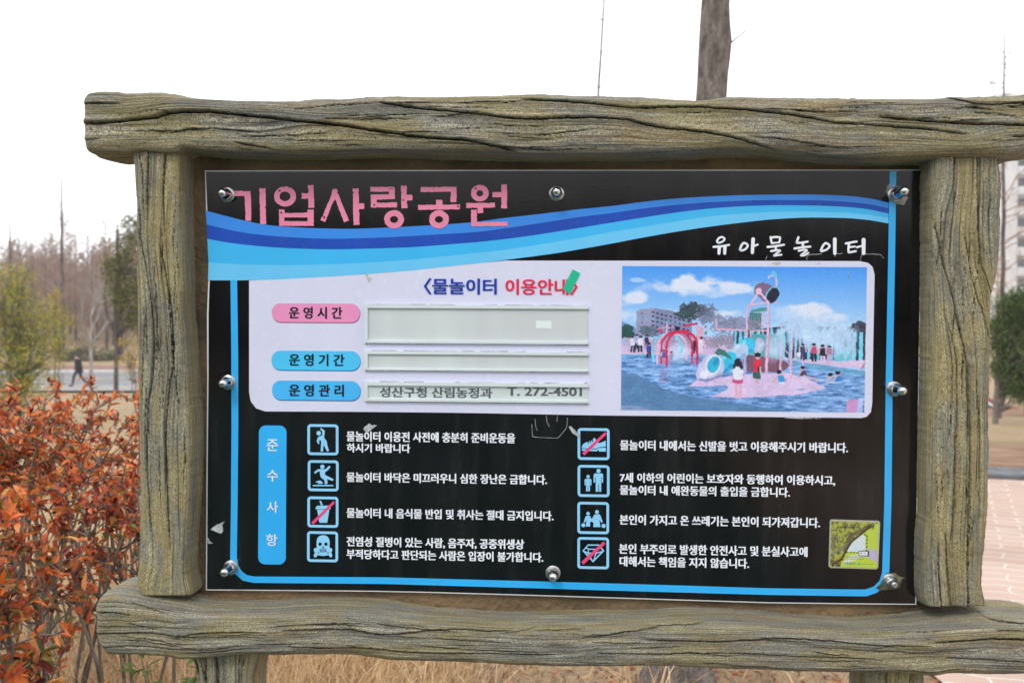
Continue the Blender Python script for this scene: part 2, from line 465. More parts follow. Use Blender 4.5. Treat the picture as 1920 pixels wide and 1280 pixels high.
BOT_CR = [
 ([(190,1137),(230,1137),(262,1142)], 1.8, .010), ([(191,1178),(230,1175),(290,1174),(350,1180),(400,1174),(450,1173),(500,1173)], 1.5, .009),
 ([(200,1201),(280,1200),(350,1206),(400,1206),(450,1201)], 1.2, .006), ([(330,1184),(390,1183),(450,1182),(505,1184)], 1.1, .005),
 ([(540,1171),(600,1167.5),(660,1168),(700,1173),(730,1176.5),(780,1173),(830,1169),(870,1169),(910,1172),(960,1172)], 1.6, .010),
 ([(550,1201),(620,1202),(700,1202),(760,1209),(800,1211),(860,1212),(960,1213),(1040,1214)], 1.4, .008),
 ([(1090,1183),(1130,1179),(1180,1172),(1230,1167)], 1.5, .008), ([(1210,1187),(1300,1188),(1350,1189),(1400,1186),(1440,1184),(1490,1185),(1560,1190),(1620,1196),(1680,1198),(1730,1199)], 1.7, .011),
 ([(1120,1211),(1230,1213),(1310,1210),(1380,1211),(1440,1214),(1500,1217),(1570,1219),(1640,1224)], 1.3, .007),
 ([(1740,1192),(1790,1189),(1840,1185),(1920,1187),(1962,1189)], 2.6, .012), ([(1760,1220),(1830,1223),(1870,1225),(1920,1227),(1962,1228)], 1.5, .009),
 ([(1840,1153),(1880,1158),(1930,1163)],1.4,.006), ([(260,1120),(310,1135),(340,1144)],1.3,.005)]
make_log("crossbeam", False, BOT_UP, BOT_LO, BOT_CR, -0.088, 0.076, M_BEAM, 190, 1985, 820, 5)
make_log("post", True, [(280,247),(292,248),(320,252),(400,254),(500,255),(600,258),(700,258),(800,261),(900,262),(1000,262),(1060,260),(1090,257),(1118,266)],
 [(280,342),(292,342),(400,342),(560,344),(650,350),(720,355),(803,361),(885,359),(950,356),(1009,352),(1078,350),(1112,358),(1118,356)],
 [([(290,281),(297,281),(340,279),(415,277)], 1.7, .013), ([(290,312),(298,312),(360,308),(440,311)], 1.7, .013),
  ([(415,256),(460,268),(530,281),(600,290),(640,292),(700,290),(760,280),(850,278),(950,283),(1000,290),(1012,297)], 1.3, .008),
  ([(460,302),(510,312),(560,320),(620,326),(680,326),(740,318),(800,314),(880,315),(950,317),(1010,321),(1030,322)], 1.8, .012),
  ([(840,300),(900,303),(960,304)],1.2,.005), ([(600,275),(680,270),(760,268)],1.1,.004)],
 -0.062, 0.060, M_POST, 280, 1118, 560, 8, lumps=.004, flute=.34, crk_w=.8, sq=9, trace=-0.055, nf=84, round_a0=1, round_a1=6)
make_log("post", True, [(285,1746),(303,1746),(330,1745),(400,1744),(470,1745),(560,1744),(700,1742),(800,1740),(850,1739),(950,1737),(1040,1731),(1120,1733),(1138,1738)],
 [(285,1874),(303,1875),(330,1879),(400,1877),(500,1874),(530,1870),(560,1863),(650,1861),(720,1858),(800,1858),(900,1856),(980,1854),(1040,1849),(1090,1846),(1138,1854)],
 [([(290,1787),(302,1787),(360,1786),(420,1784)], 1.8, .014), ([(290,1830),(302,1830),(380,1830),(430,1831),(490,1838),(530,1850),(560,1861)], 2.0, .014),
  ([(420,1752),(480,1762),(530,1775),(590,1790),(640,1802),(690,1812),(750,1815),(800,1817),(870,1816),(930,1815),(1010,1812),(1060,1812),(1134,1814)], 2.2, .016),
  ([(440,1805),(480,1812),(540,1825),(590,1842),(650,1857)], 1.6, .010), ([(590,1770),(640,1783),(690,1791),(760,1792),(850,1789),(930,1786),(1020,1781)], 1.5, .010),
  ([(1020,1758),(1060,1758),(1134,1763)], 2.0, .013), ([(1000,1770),(1060,1776),(1134,1782)], 2.0, .013)],
 -0.062, 0.060, M_POST, 285, 1138, 560, 12, lumps=.004, flute=.34, crk_w=.95, sq=9, trace=-0.055, nf=84, round_a0=1, round_a1=5)
make_log("leg", True, [(1200,345),(1235,350),(1250,358),(1280,364),(1500,366),(1900,360),(2250,350)], [(1200,492),(1225,488),(1250,480),(1280,474),(1500,472),(1900,480),(2250,490)],
 [([(1225,363),(1260,368),(1400,372),(2000,374)], 2.2, .016), ([(1225,384),(1400,386),(2000,388)], 1.8, .013), ([(1225,406),(1260,408),(1400,409),(2000,406)], 2.0, .014), ([(1240,448),(1500,450)],1.2,.006)],
 -0.055, 0.060, M_POST, 1200, 2250, 300, 17, lumps=.004, sq=4, trace=-0.05, nf=70, round_a0=1, round_a1=1)
make_log("leg", True, [(1235,1615),(1256,1615),(1500,1618),(2250,1606)], [(1235,1744),(1265,1743),(1500,1740),(2250,1750)],
 [([(1252,1661),(1400,1660),(2000,1664)], 2.4, .016), ([(1252,1706),(1400,1706),(2000,1700)], 2.2, .014)],
 -0.055, 0.060, M_POST, 1235, 2250, 300, 19, lumps=.004, sq=4, trace=-0.05, nf=70, round_a0=1, round_a1=1)

# ------------------------------------------------------------------ flat pieces of the panel
def tess(loops2d):
    vs = [[Vector((x, z, 0)) for x, z in lp] for lp in loops2d]
    return tessellate_polygon(vs)

class Flat:
    def __init__(s): s.V, s.F = [], []
    def poly_local(s, loops, y):
        """loops: list of (n,2) local x,z arrays: outline then holes"""
        b = len(s.V)
        flat = [tuple(p) for lp in loops for p in lp]
        for x, z in flat: s.V.append((x, y, z))
        for t in tess(loops):
            p = [np.array(flat[i]) for i in t]
            cr = (p[1][0] - p[0][0]) * (p[2][1] - p[0][1]) - (p[1][1] - p[0][1]) * (p[2][0] - p[0][0])
            if abs(cr) < 1e-14: continue
            s.F.append(tuple(b + i for i in (t if cr > 0 else reversed(t))))
        return s
    def poly(s, pts, y, holes=()):
        lp = []
        for q in (pts, *holes):
            q = np.asarray(q, float); w = L(q[:, 0], q[:, 1], y); lp.append([(a, c) for a, _, c in w])
        return s.poly_local(lp, y)
    def ribbon(s, pts, w, y, cap=5):
        p = np.asarray(pts, float); n = len(p)
        t = np.gradient(p, axis=0) if n > 2 else np.repeat((p[1:] - p[:1]), 2, 0)
        t /= np.linalg.norm(t, axis=1)[:, None] + 1e-9
        nn = np.stack([-t[:, 1], t[:, 0]], 1)
        w = np.broadcast_to(np.asarray(w, float) / 2, (n,))
        lft, rgt = p + nn * w[:, None], p - nn * w[:, None]
        capf = [p[-1] + w[-1] * (nn[-1] * math.cos(q) + t[-1] * math.sin(q)) for q in np.linspace(0, math.pi, cap + 2)[1:-1]]
        capb = [p[0] + w[0] * (-nn[0] * math.cos(q) - t[0] * math.sin(q)) for q in np.linspace(0, math.pi, cap + 2)[1:-1]]
        # strip of quads plus caps so that tight bends cannot fail
        allp = np.vstack([lft, rgt, capf, capb]); w3 = L(allp[:, 0], allp[:, 1], y)
        b = len(s.V); s.V += [(a, y, c) for a, _, c in w3]
        for i in range(n - 1): s.F.append((b + i, b + i + 1, b + n + i + 1, b + n + i))
        k = len(capf)
        s.F.append(tuple([b + n - 1] + [b + 2 * n + i for i in range(k)] + [b + 2 * n - 1]))
        s.F.append(tuple([b + n] + [b + 2 * n + k + i for i in range(k)] + [b]))
        return s
    def build(s, name, mat, parent):
        me = np_mesh(name, s.V, s.F)
        return link(name, me, mat, parent)

def ell(cx, cy, rx, ry, n=20, a0=0):
    return [(cx + rx * math.cos(a0 + 2 * math.pi * i / n), cy + ry * math.sin(a0 + 2 * math.pi * i / n)) for i in range(n)]
def rrect(x0, y0, x1, y1, r, n=6):
    o = []
    for cx, cy, a in ((x1 - r, y0 + r, -90), (x1 - r, y1 - r, 0), (x0 + r, y1 - r, 90), (x0 + r, y0 + r, 180)):
        for i in range(n + 1):
            q = R_(a + 90 * i / n); o.append((cx + r * math.cos(q), cy + r * math.sin(q)))
    return o
def tilt(pts, x0):
    """shape drawn level on the panel: follow the panel's own horizontal as it runs in the photo"""
    o = []
    for x, y in pts:
        k = 0.0202 * (y - 319) / 800 - 0.0015
        o.append((x, y + k * (x - x0)))
    return o

M_WHITE = print_mat("panel_edge_white", (225, 226, 228), 0.4)
M_BLACK = print_mat("ink_black", (15, 13, 17), 0.12, 0.25, spec=.42)
M_B1 = print_mat("ink_sky_blue", (52, 140, 236)); M_B2 = print_mat("ink_deep_blue", (6, 72, 184), 0.25, 0.12)
M_B3 = print_mat("ink_cyan", (60, 186, 248)); M_B4 = print_mat("ink_pale_cyan", (106, 202, 252))
M_LINE = print_mat("ink_border_blue", (52, 178, 248))
M_LAV = print_mat("ink_lavender", (218, 220, 244), 0.25, 0.015)
M_PINK = print_mat("ink_rose", (238, 138, 172)); M_TXT = print_mat("ink_white", (236, 240, 250), 0.35)
M_ICON = print_mat("ink_icon_blue", (146, 212, 254)); M_SLASH = print_mat("ink_slash_pink", (240, 72, 130))
M_PILLP = print_mat("ink_pill_pink", (238, 150, 198)); M_PILLP2 = print_mat("ink_pill_pink_edge", (170, 100, 140))
M_PILLB = print_mat("ink_pill_blue", (78, 200, 252)); M_PILLB2 = print_mat("ink_pill_blue_edge", (28, 118, 178))
M_PILLC = print_mat("ink_pill_azure", (74, 186, 252)); M_VIO = print_mat("ink_heading_blue", (30, 62, 168)); M_RED = print_mat("ink_heading_red", (228, 40, 86))
M_INKD = print_mat("ink_dark_letters", (16, 22, 34)); M_GREYT = print_mat("ink_grey_letters", (84, 92, 100), 0.5)
M_TAPE = print_mat("green_tape", (6, 190, 146), 0.35, 0.1); M_SCUFF = noise_mat("bare_scuff", (0.25, 0.27, 0.29), (0.62, 0.65, 0.68), 120, 0.7)

Y0 = -0.0060
OUT = [(384,320),(600,319.3),(1000,318.6),(1730,318),(1728,420),(1724,700),(1721,900),(1718,1133),(1600,1132),(1440,1130),(1200,1122.5),(960,1115),(800,1110.5),(700,1108.5),(600,1107.5),(386,1106),(387,900),(388.5,700),(388,590),(390,540),(392,500),(391.5,470),(389,430),(386.5,390),(385,350)]
INN = [(386,322),(600,321.4),(1000,320.6),(1728,320),(1726,420),(1722,700),(1719,900),(1716,1131),(1600,1130),(1440,1128),(1200,1120.5),(960,1113),(800,1108.5),(700,1106.5),(600,1105.5),(388,1104),(389.5,900),(391,700),(391,590),(392.6,540),(395,500),(393.5,470),(391,430),(388.5,390),(387,350)]
def slab(name, outline, yf, yb, mat, parent):
    w = L(np.array(outline)[:, 0], np.array(outline)[:, 1], yf)
    n = len(w)
    V = [(a, yf, c) for a, _, c in w] + [(a, yb, c) for a, _, c in w]
    tri = tess([[(a, c) for a, _, c in w]])
    F = []
    for t in tri:
        p = [w[i] for i in t]
        cr = (p[1][0] - p[0][0]) * (p[2][2] - p[0][2]) - (p[1][2] - p[0][2]) * (p[2][0] - p[0][0])
        t = t if cr > 0 else tuple(reversed(t))
        F.append(tuple(t)); F.append(tuple(n + i for i in reversed(t)))
    for i in range(n):
        j = (i + 1) % n
        F.append((i, j, n + j, n + i))
    return link(name, np_mesh(name, V, F), mat, parent)
M_BACK = noise_mat("back_board_render", (0.085, 0.062, 0.040), (0.27, 0.185, 0.10), 7, 0.9, 0.6, 8, lo=.3, hi=.7, bscale=70)
slab("back_board", [(325,270),(1765,270),(1765,1175),(325,1175)], 0.004, 0.045, M_BACK, board)
panel = slab("panel", OUT, Y0 + .0006, 0.0035, M_WHITE, board)
def SUB(fl, name, mat): return fl.build(name, mat, panel)
SUB(Flat().poly(INN, Y0), "black_ground", M_BLACK)

C0 = [(385.5,395),(420,404),(458.7,413.7),(488.7,420),(522,424),(595,428),(657,429),(720,427),(795,423),(845,420),(884,416.8),(949.5,408.4),(1014.6,401),(1080,393),(1150,386),(1202.5,379),(1265,372.5),(1327,368.6),(1390,366),(1452,364.9),(1515,364.7),(1577,366.6),(1624,371),(1666,380)]
C1 = [(387.5,421),(420,428.7),(470,438),(520,443),(570,446),(620,447.5),(695,446),(770,442.5),(845,438),(884,435.8),(949.5,427.7),(1014.6,418),(1080,407.7),(1150,399),(1202.5,391.5),(1265,384.4),(1327,379.4),(1390,376.4),(1452,375),(1515,375.3),(1577,377.5),(1624,382),(1666,390.6)]
C2 = [(388.7,447.5),(420,453.7),(470,460),(545,465.5),(620,467.5),(720,465.5),(780,463),(845,458),(884,455),(949.5,448),(1014.6,439),(1080,428.5),(1150,417),(1202.5,408.5),(1265,399),(1327,391.5),(1390,387),(1452,385),(1515,385.4),(1577,387.5),(1624,392),(1666,400.6)]
C3 = [(391,492),(470,496),(545,497),(620,495.5),(720,490.5),(845,479.5),(884,475),(949.5,468),(1014.6,458),(1080,447),(1150,434.5),(1202.5,426),(1265,415.6),(1327,406.6),(1390,400.6),(1452,397.5),(1515,397),(1577,399),(1624,402.5),(1666,409)]
C4 = [(390,525.5),(445,525.5),(495,524.5),(570,521),(670,515),(770,507),(845,499),(884,495),(949.5,487),(1040.6,475),(1080,468.5),(1150,456),(1202.5,446),(1265,435),(1327,425.5),(1390,417.5),(1452,411),(1515,408),(1577,408.6),(1624,412),(1666,419)]
# white information field first, the stripes overlap its corner
field = [(467,526),(700,512),(949,488.5),(1300,488.7),(1612,489.5),(1628,493),(1636,500),(1640,515),(1637.5,640),(1635.5,755),(1633,772),(1625,781),(1615,783.3),(1400,781),(1140,778.7),(860,773.5),(660,771.6),(497,771),(480,765),(470,752),(467,735)]
SUB(Flat().poly(field, Y0 - .0003), "information_field", M_LAV)
xs = np.concatenate([np.linspace(386, 1666, 110)])
for up, dn, m in ((C0, C1, M_B1), (C1, C2, M_B2), (C2, C3, M_B3), (C3, C4, M_B4)):
    xu, xd = np.linspace(up[0][0], 1666, 110), np.linspace(dn[0][0], 1666, 110)
    U = np.stack([xu, spl(up, xu)], 1); Dn = np.stack([xd, spl(dn, xd)], 1)
    SUB(Flat().poly(np.vstack([U, Dn[::-1]]), Y0 - .0006), "wave_stripe", m)
SUB(Flat().poly([(432,525.5),(444.5,525.5),(446.5,660),(446.8,800),(445.5,940),(444,1045),(447,1060),(453,1070),(462,1077),(476,1080),(720,1081.5),(960,1087.8),(1200,1094.5),(1440,1102),(1600,1104.2),(1622,1104.3),(1638,1099),(1649,1088),(1654,1072),(1658,940),(1661,700),(1665,500),(1668,321),(1680.6,321),(1678,500),(1674,700),(1671.5,940),(1667.5,1070),(1661,1094),(1645,1110),(1625,1117),(1600,1117),(1440,1114.5),(1200,1108),(960,1100.8),(720,1094),(476,1092),(455,1087.5),(440,1075),(433,1060),(431.6,1045),(433,940),(434,800),(433.6,660)], Y0 - .0009), "border_line", M_LINE)

# ---- lettering
BOLD = ["물놀이터 이용전 사전에 충분히 준비운동을", "하시기 바랍니다", "물놀이터 바닥은 미끄러우니 심한 장난은 금합니다.", "물놀이터 내 음식물 반입 및 취사는 절대 금지입니다.",
        "전염성 질병이 있는 사람, 음주자, 공중위생상", "부적당하다고 판단되는 사람은 입장이 불가합니다.", "물놀이터 내에서는 신발을 벗고 이용해주시기 바랍니다.",
        "7세 이하의 어린이는 보호자와 동행하여 이용하시고,", "물놀이터 내 애완동물의 출입을 금합니다.", "본인이 가지고 온 쓰레기는 본인이 되가져갑니다.",
        "본인 부주의로 발생한 안전사고 및 분실사고에", "대해서는 책임을 지지 않습니다.", "〈물놀이터", "이용안내〉", "운 영 시 간", "운 영 기 간", "운 영 관 리", "성산구청 산림농정과", "T. 272-4501"]
PLAIN = ["준", "수", "사", "항", "어린이놀이시설 안전", "시스템", "창원시"]
GLYPHS = {}
def set_type(lines, offset):
    """one text object typeset once, then cut into its lines"""
    cu = bpy.data.curves.new("lettering", 'FONT'); ob = bpy.data.objects.new("lettering", cu); COL.objects.link(ob)
    cu.body = "\n".join(lines); cu.offset = offset; cu.resolution_u = 3; cu.size = 1; cu.space_line = 4
    bpy.context.view_layer.update()
    ev = ob.evaluated_get(bpy.context.evaluated_depsgraph_get())
    me = ev.to_mesh()
    V = np.empty(len(me.vertices) * 3); me.vertices.foreach_get("co", V); V = V.reshape(-1, 3)[:, :2]
    F = [tuple(p.vertices) for p in me.polygons]
    ev.to_mesh_clear()
    bpy.data.objects.remove(ob); bpy.data.curves.remove(cu)
    ln = np.clip(np.round((0.35 - V[:, 1]) / 4).astype(int), 0, len(lines) - 1)
    for k, t in enumerate(lines):
        idx = np.flatnonzero(ln == k); mp = {int(v): n for n, v in enumerate(idx)}
        GLYPHS[t] = (V[idx], [tuple(mp[v] for v in f) for f in F if f[0] in mp])
set_type(BOLD, 0.017); set_type(PLAIN, 0.006)
def letters(name, body, x0, x1, y0, y1, mat, parent, y, bold=0.04):
    """lettering filling x0..x1 and (at its left end) y0..y1 on the photograph, laid level on the panel"""
    V, F = GLYPHS[body]
    mn, mxv = V.min(0), V.max(0)
    tl, tr = L(x0, y0, y), L(x1, y0, y); bl = L(x0, y1, y)
    u = (V[:, 0] - mn[0]) / (mxv[0] - mn[0]); v = (V[:, 1] - mn[1]) / (mxv[1] - mn[1])
    X = tl[0] + u * (tr[0] - tl[0]); Z = bl[2] + v * (tl[2] - bl[2])
    V3 = np.stack([X, np.full_like(X, y), Z], 1)
    if bold:
        w = bold * (tl[2] - bl[2]); nV = len(V3)
        V3 = np.vstack([V3 + [-w / 2, 0, 0], V3 + [w / 2, -2e-5, 0]]); F = F + [tuple(nV + i for i in f) for f in F]
    return link(name, np_mesh(name, V3, F), mat, parent)
YT = Y0 - .0015
for args in (("물놀이터 이용전 사전에 충분히 준비운동을", 650, 965.7, 808, 827), ("하시기 바랍니다", 650.5, 769, 830.5, 847.5),
             ("물놀이터 바닥은 미끄러우니 심한 장난은 금합니다.", 650, 1025.5, 884.5, 903), ("물놀이터 내 음식물 반입 및 취사는 절대 금지입니다.", 650, 1037.7, 951.5, 970),
             ("전염성 질병이 있는 사람, 음주자, 공중위생상", 650, 982.6, 1005, 1024.5), ("부적당하다고 판단되는 사람은 입장이 불가합니다.", 650, 1018.5, 1028.5, 1047),
             ("물놀이터 내에서는 신발을 벗고 이용해주시기 바랍니다.", 1163, 1590, 824.5, 843.5), ("7세 이하의 어린이는 보호자와 동행하여 이용하시고,", 1162.5, 1566, 885.5, 905),
             ("물놀이터 내 애완동물의 출입을 금합니다.", 1162.5, 1481, 908.5, 927), ("본인이 가지고 온 쓰레기는 본인이 되가져갑니다.", 1162, 1537.5, 964, 983),
             ("본인 부주의로 발생한 안전사고 및 분실사고에", 1161, 1514, 1018.5, 1037.5), ("대해서는 책임을 지지 않습니다.", 1162, 1404.5, 1042, 1061)):
    letters("rule_lettering", *args, M_TXT, panel, YT, 0.045)
letters("heading_lettering", "〈물놀이터", 795, 931, 521, 552, M_VIO, panel, YT, 0.03)
letters("heading_lettering", "이용안내〉", 948, 1083, 522, 553, M_RED, panel, YT, 0.03)

# pills
for (x0, y0, x1, y1, m, m2, body, tx0, tx1, ty0, ty1) in ((509.6, 568.5, 675, 603.5, M_PILLP, M_PILLP2, "운 영 시 간", 542, 641.5, 575, 597), (509, 657, 675.6, 693, M_PILLB, M_PILLB2, "운 영 기 간", 542, 645.5, 663, 685.5), (510, 713, 675.8, 749, M_PILLC, M_PILLB2, "운 영 관 리", 542, 644.5, 720, 742.5)):
    SUB(Flat().poly(tilt(rrect(x0 + .6, y0 + 1.2, x1 + .8, y1 + 1.8, 17, 8), x0), Y0 - .0006), "pill_edge", m2)
    SUB(Flat().poly(tilt(rrect(x0, y0, x1, y1, 17, 8), x0), Y0 - .0009), "pill_label", m)
    letters("pill_lettering", body, tx0, tx1, ty0, ty1, M_INKD, panel, YT, 0.03)
SUB(Flat().poly([(485.5 + (x - 485.5) - (y - 797) * .006, y) for x, y in tilt(rrect(485.5, 797, 537.3, 1057, 13, 8), 485)], Y0 - .0006), "heading_column", M_LINE)
for ch, cx_, cy_ in (("준", 510.7, 834), ("수", 510.9, 891.5), ("사", 510.9, 950), ("항", 509.4, 1011.5)):
    letters("column_lettering", ch, cx_ - 10.5, cx_ + 10.5, cy_ - 11, cy_ + 11, M_TXT, panel, YT, 0.02)

# ---- title in chipped block letters
def TA(p): return [(380 + x / 6.0, 300 + y / 6.0) for x, y in p]
def TB(p): return [(680 + x / 6.4, 330 + y / 6.4) for x, y in p]
rg = random.Random(4)
def rough(p, step=4.0, amp=0.45):
    o = []
    n = len(p)
    for i in range(n):
        (xa, ya), (xb, yb) = p[i], p[(i + 1) % n]
        k = max(1, int(math.hypot(xb - xa, yb - ya) / step))
        for j in range(k):
            a = amp if j else amp * .5
            o.append((xa + (xb - xa) * j / k + rg.uniform(-a, a), ya + (yb - ya) * j / k + rg.uniform(-a, a)))
    return o
title, chips = Flat(), Flat()
def glyph(p, holes=(), nchip=4):
    p = rough(p); title.poly(p, YT, [rough(h, 3.0, .35) for h in holes])
    for _ in range(nchip):
        x, y = rg.choice(p)
        r = rg.uniform(0.7, 1.7)
        q = [(x + r * rg.uniform(.6, 1.3) * math.cos(a), y + r * rg.uniform(.5, 1.2) * math.sin(a)) for a in np.linspace(0, 2 * math.pi, 7)[:-1]]
        if y < 424: chips.poly(q, YT - .0003)
glyph(TA([(330,350),(440,345),(465,355),(538,347),(545,470),(545,685),(483,685),(472,405),(350,405)]))
glyph(TA([(638,318),(706,316),(712,560),(714,722),(648,726),(642,500)]))
glyph(TA(ell(928, 410, 125, 114, 26)), [TA(ell(926, 410, 62, 54, 16))], 5)
glyph(TA([(1112,372),(1185,375),(1187,320),(1178,285),(1248,282),(1255,540),(1190,542),(1188,432),(1112,436)]))
glyph(TA([(857,558),(922,558),(922,598),(1178,592),(1178,560),(1250,558),(1252,742),(860,742)]), [TA([(920,646),(1180,646),(1180,690),(920,688)])], 5)
glyph(TA([(1465,327),(1508,325),(1540,420),(1645,680),(1590,702),(1490,440),(1448,515),(1378,698),(1326,675),(1440,420)]), (), 5)
glyph(TA([(1688,322),(1755,320),(1758,490),(1818,488),(1818,550),(1760,552),(1765,728),(1697,732)]), (), 5)
glyph(TB([(93,130),(387,132),(387,278),(170,284),(170,320),(412,316),(412,376),(98,380),(97,225),(315,220),(318,190),(93,190)]), (), 8)
glyph(TB([(460,114),(530,113),(528,228),(598,226),(596,293),(530,293),(538,386),(466,390)]), (), 6)
glyph(TB(ell(376, 520, 120, 110, 26)), [TB(ell(376, 522, 50, 42, 12))], 4)
glyph(TB([(697,134),(1126,130),(1126,312),(1054,312),(1060,190),(695,194)]), (), 5)
glyph(TB([(665,346),(880,346),(878,288),(958,286),(956,344),(1168,340),(1166,400),(665,408)]), (), 6)
glyph(TB(ell(916, 520, 120, 110, 26)), [TB(ell(916, 522, 50, 42, 12))], 4)
glyph(TB(ell(1406, 206, 108, 100, 26)), [TB(ell(1406, 208, 42, 38, 12))], 4)
glyph(TB([(1242,326),(1590,320),(1588,378),(1445,382),(1445,445),(1375,445),(1378,384),(1242,384)]), (), 5)
glyph(TB([(1558,195),(1664,193),(1664,105),(1733,103),(1733,390),(1663,390),(1664,255),(1558,255)]), (), 5)
glyph(TB([(1302,406),(1370,404),(1370,552),(1742,548),(1742,600),(1302,602)]), (), 3)
for p_ in (TA(ell(866, 346, 14, 10, 8)), TA(ell(1368, 645, 9, 16, 8)), TA(ell(884, 592, 11, 11, 8)), TA([(360,368),(395,374),(370,378)]), TB(ell(486, 290, 10, 12, 8)), TB(ell(140, 348, 12, 10, 8)), TB(ell(1356, 150, 14, 10, 8)), TB(ell(1144, 366, 12, 10, 8)), TB([(315,154),(365,152),(365,158),(315,158)]), TB([(835,154),(880,158),(835,160)])):
    chips.poly(p_, YT - .0003)
nt_ = len(title.F); b_ = len(title.V); title.V += chips.V; title.F += [tuple(b_ + i for i in f) for f in chips.F]
o_ = title.build("title_lettering", [M_PINK, M_BLACK], panel)
o_.data.polygons.foreach_set("material_index", [0] * nt_ + [1] * len(chips.F))

# ---- brush lettering
def TC(p): return [(1320 + x / 5.647, 420 + y / 5.647) for x, y in p]
brush = Flat(); k_ = 0
for p, w in (([(150,198),(138,182),(160,148),(190,138),(218,158),(196,186),(152,202)], 16), ([(102,242),(180,236),(266,221)], 17), ([(162,246),(158,310)], 25), ([(222,240),(219,310)], 25),
             ([(380,272),(396,228),(425,200),(464,226),(442,262),(404,280),(382,274)], 17), ([(520,160),(512,302)], 27), ([(524,234),(570,217)], 16),
             ([(706,140),(716,200)], 17), ([(712,142),(760,138),(806,142),(796,196)], 16), ([(716,202),(796,196)], 14), ([(674,243),(760,234),(848,219)], 17), ([(762,238),(757,280)], 16), ([(710,287),(780,277),(808,282),(770,310),(738,336),(820,324)], 15),
             ([(1000,140),(990,170),(984,198),(1030,198),(1098,186)], 17), ([(1048,196),(1046,242)], 19), ([(959,259),(1050,246),(1126,239)], 17), ([(1002,284),(1060,272),(1092,280),(1050,312),(1022,334),(1060,332),(1106,306)], 15),
             ([(1238,282),(1256,236),(1290,202),(1330,230),(1302,268),(1244,290)], 17), ([(1385,162),(1385,310)], 28),
             ([(1502,206),(1560,195),(1616,185)], 17), ([(1536,206),(1529,260),(1532,300),(1608,287)], 17), ([(1538,246),(1598,238)], 15), ([(1618,246),(1682,229)], 15), ([(1690,168),(1690,310)], 30)):
    q = np.array(TC(p)); n = 26
    t = np.linspace(0, 1, len(q)); tt = np.linspace(0, 1, n) if len(q) > 2 else np.linspace(0, 1, 5)
    q = np.stack([spl(np.stack([t, q[:, 0]], 1), tt), spl(np.stack([t, q[:, 1]], 1), tt)], 1)
    brush.ribbon(q, np.linspace(1.06, .92, len(q)) * w * 1.36 / 5.647, YT - k_ * 2e-5); k_ += 1
SUB(brush, "brush_lettering", M_TXT)

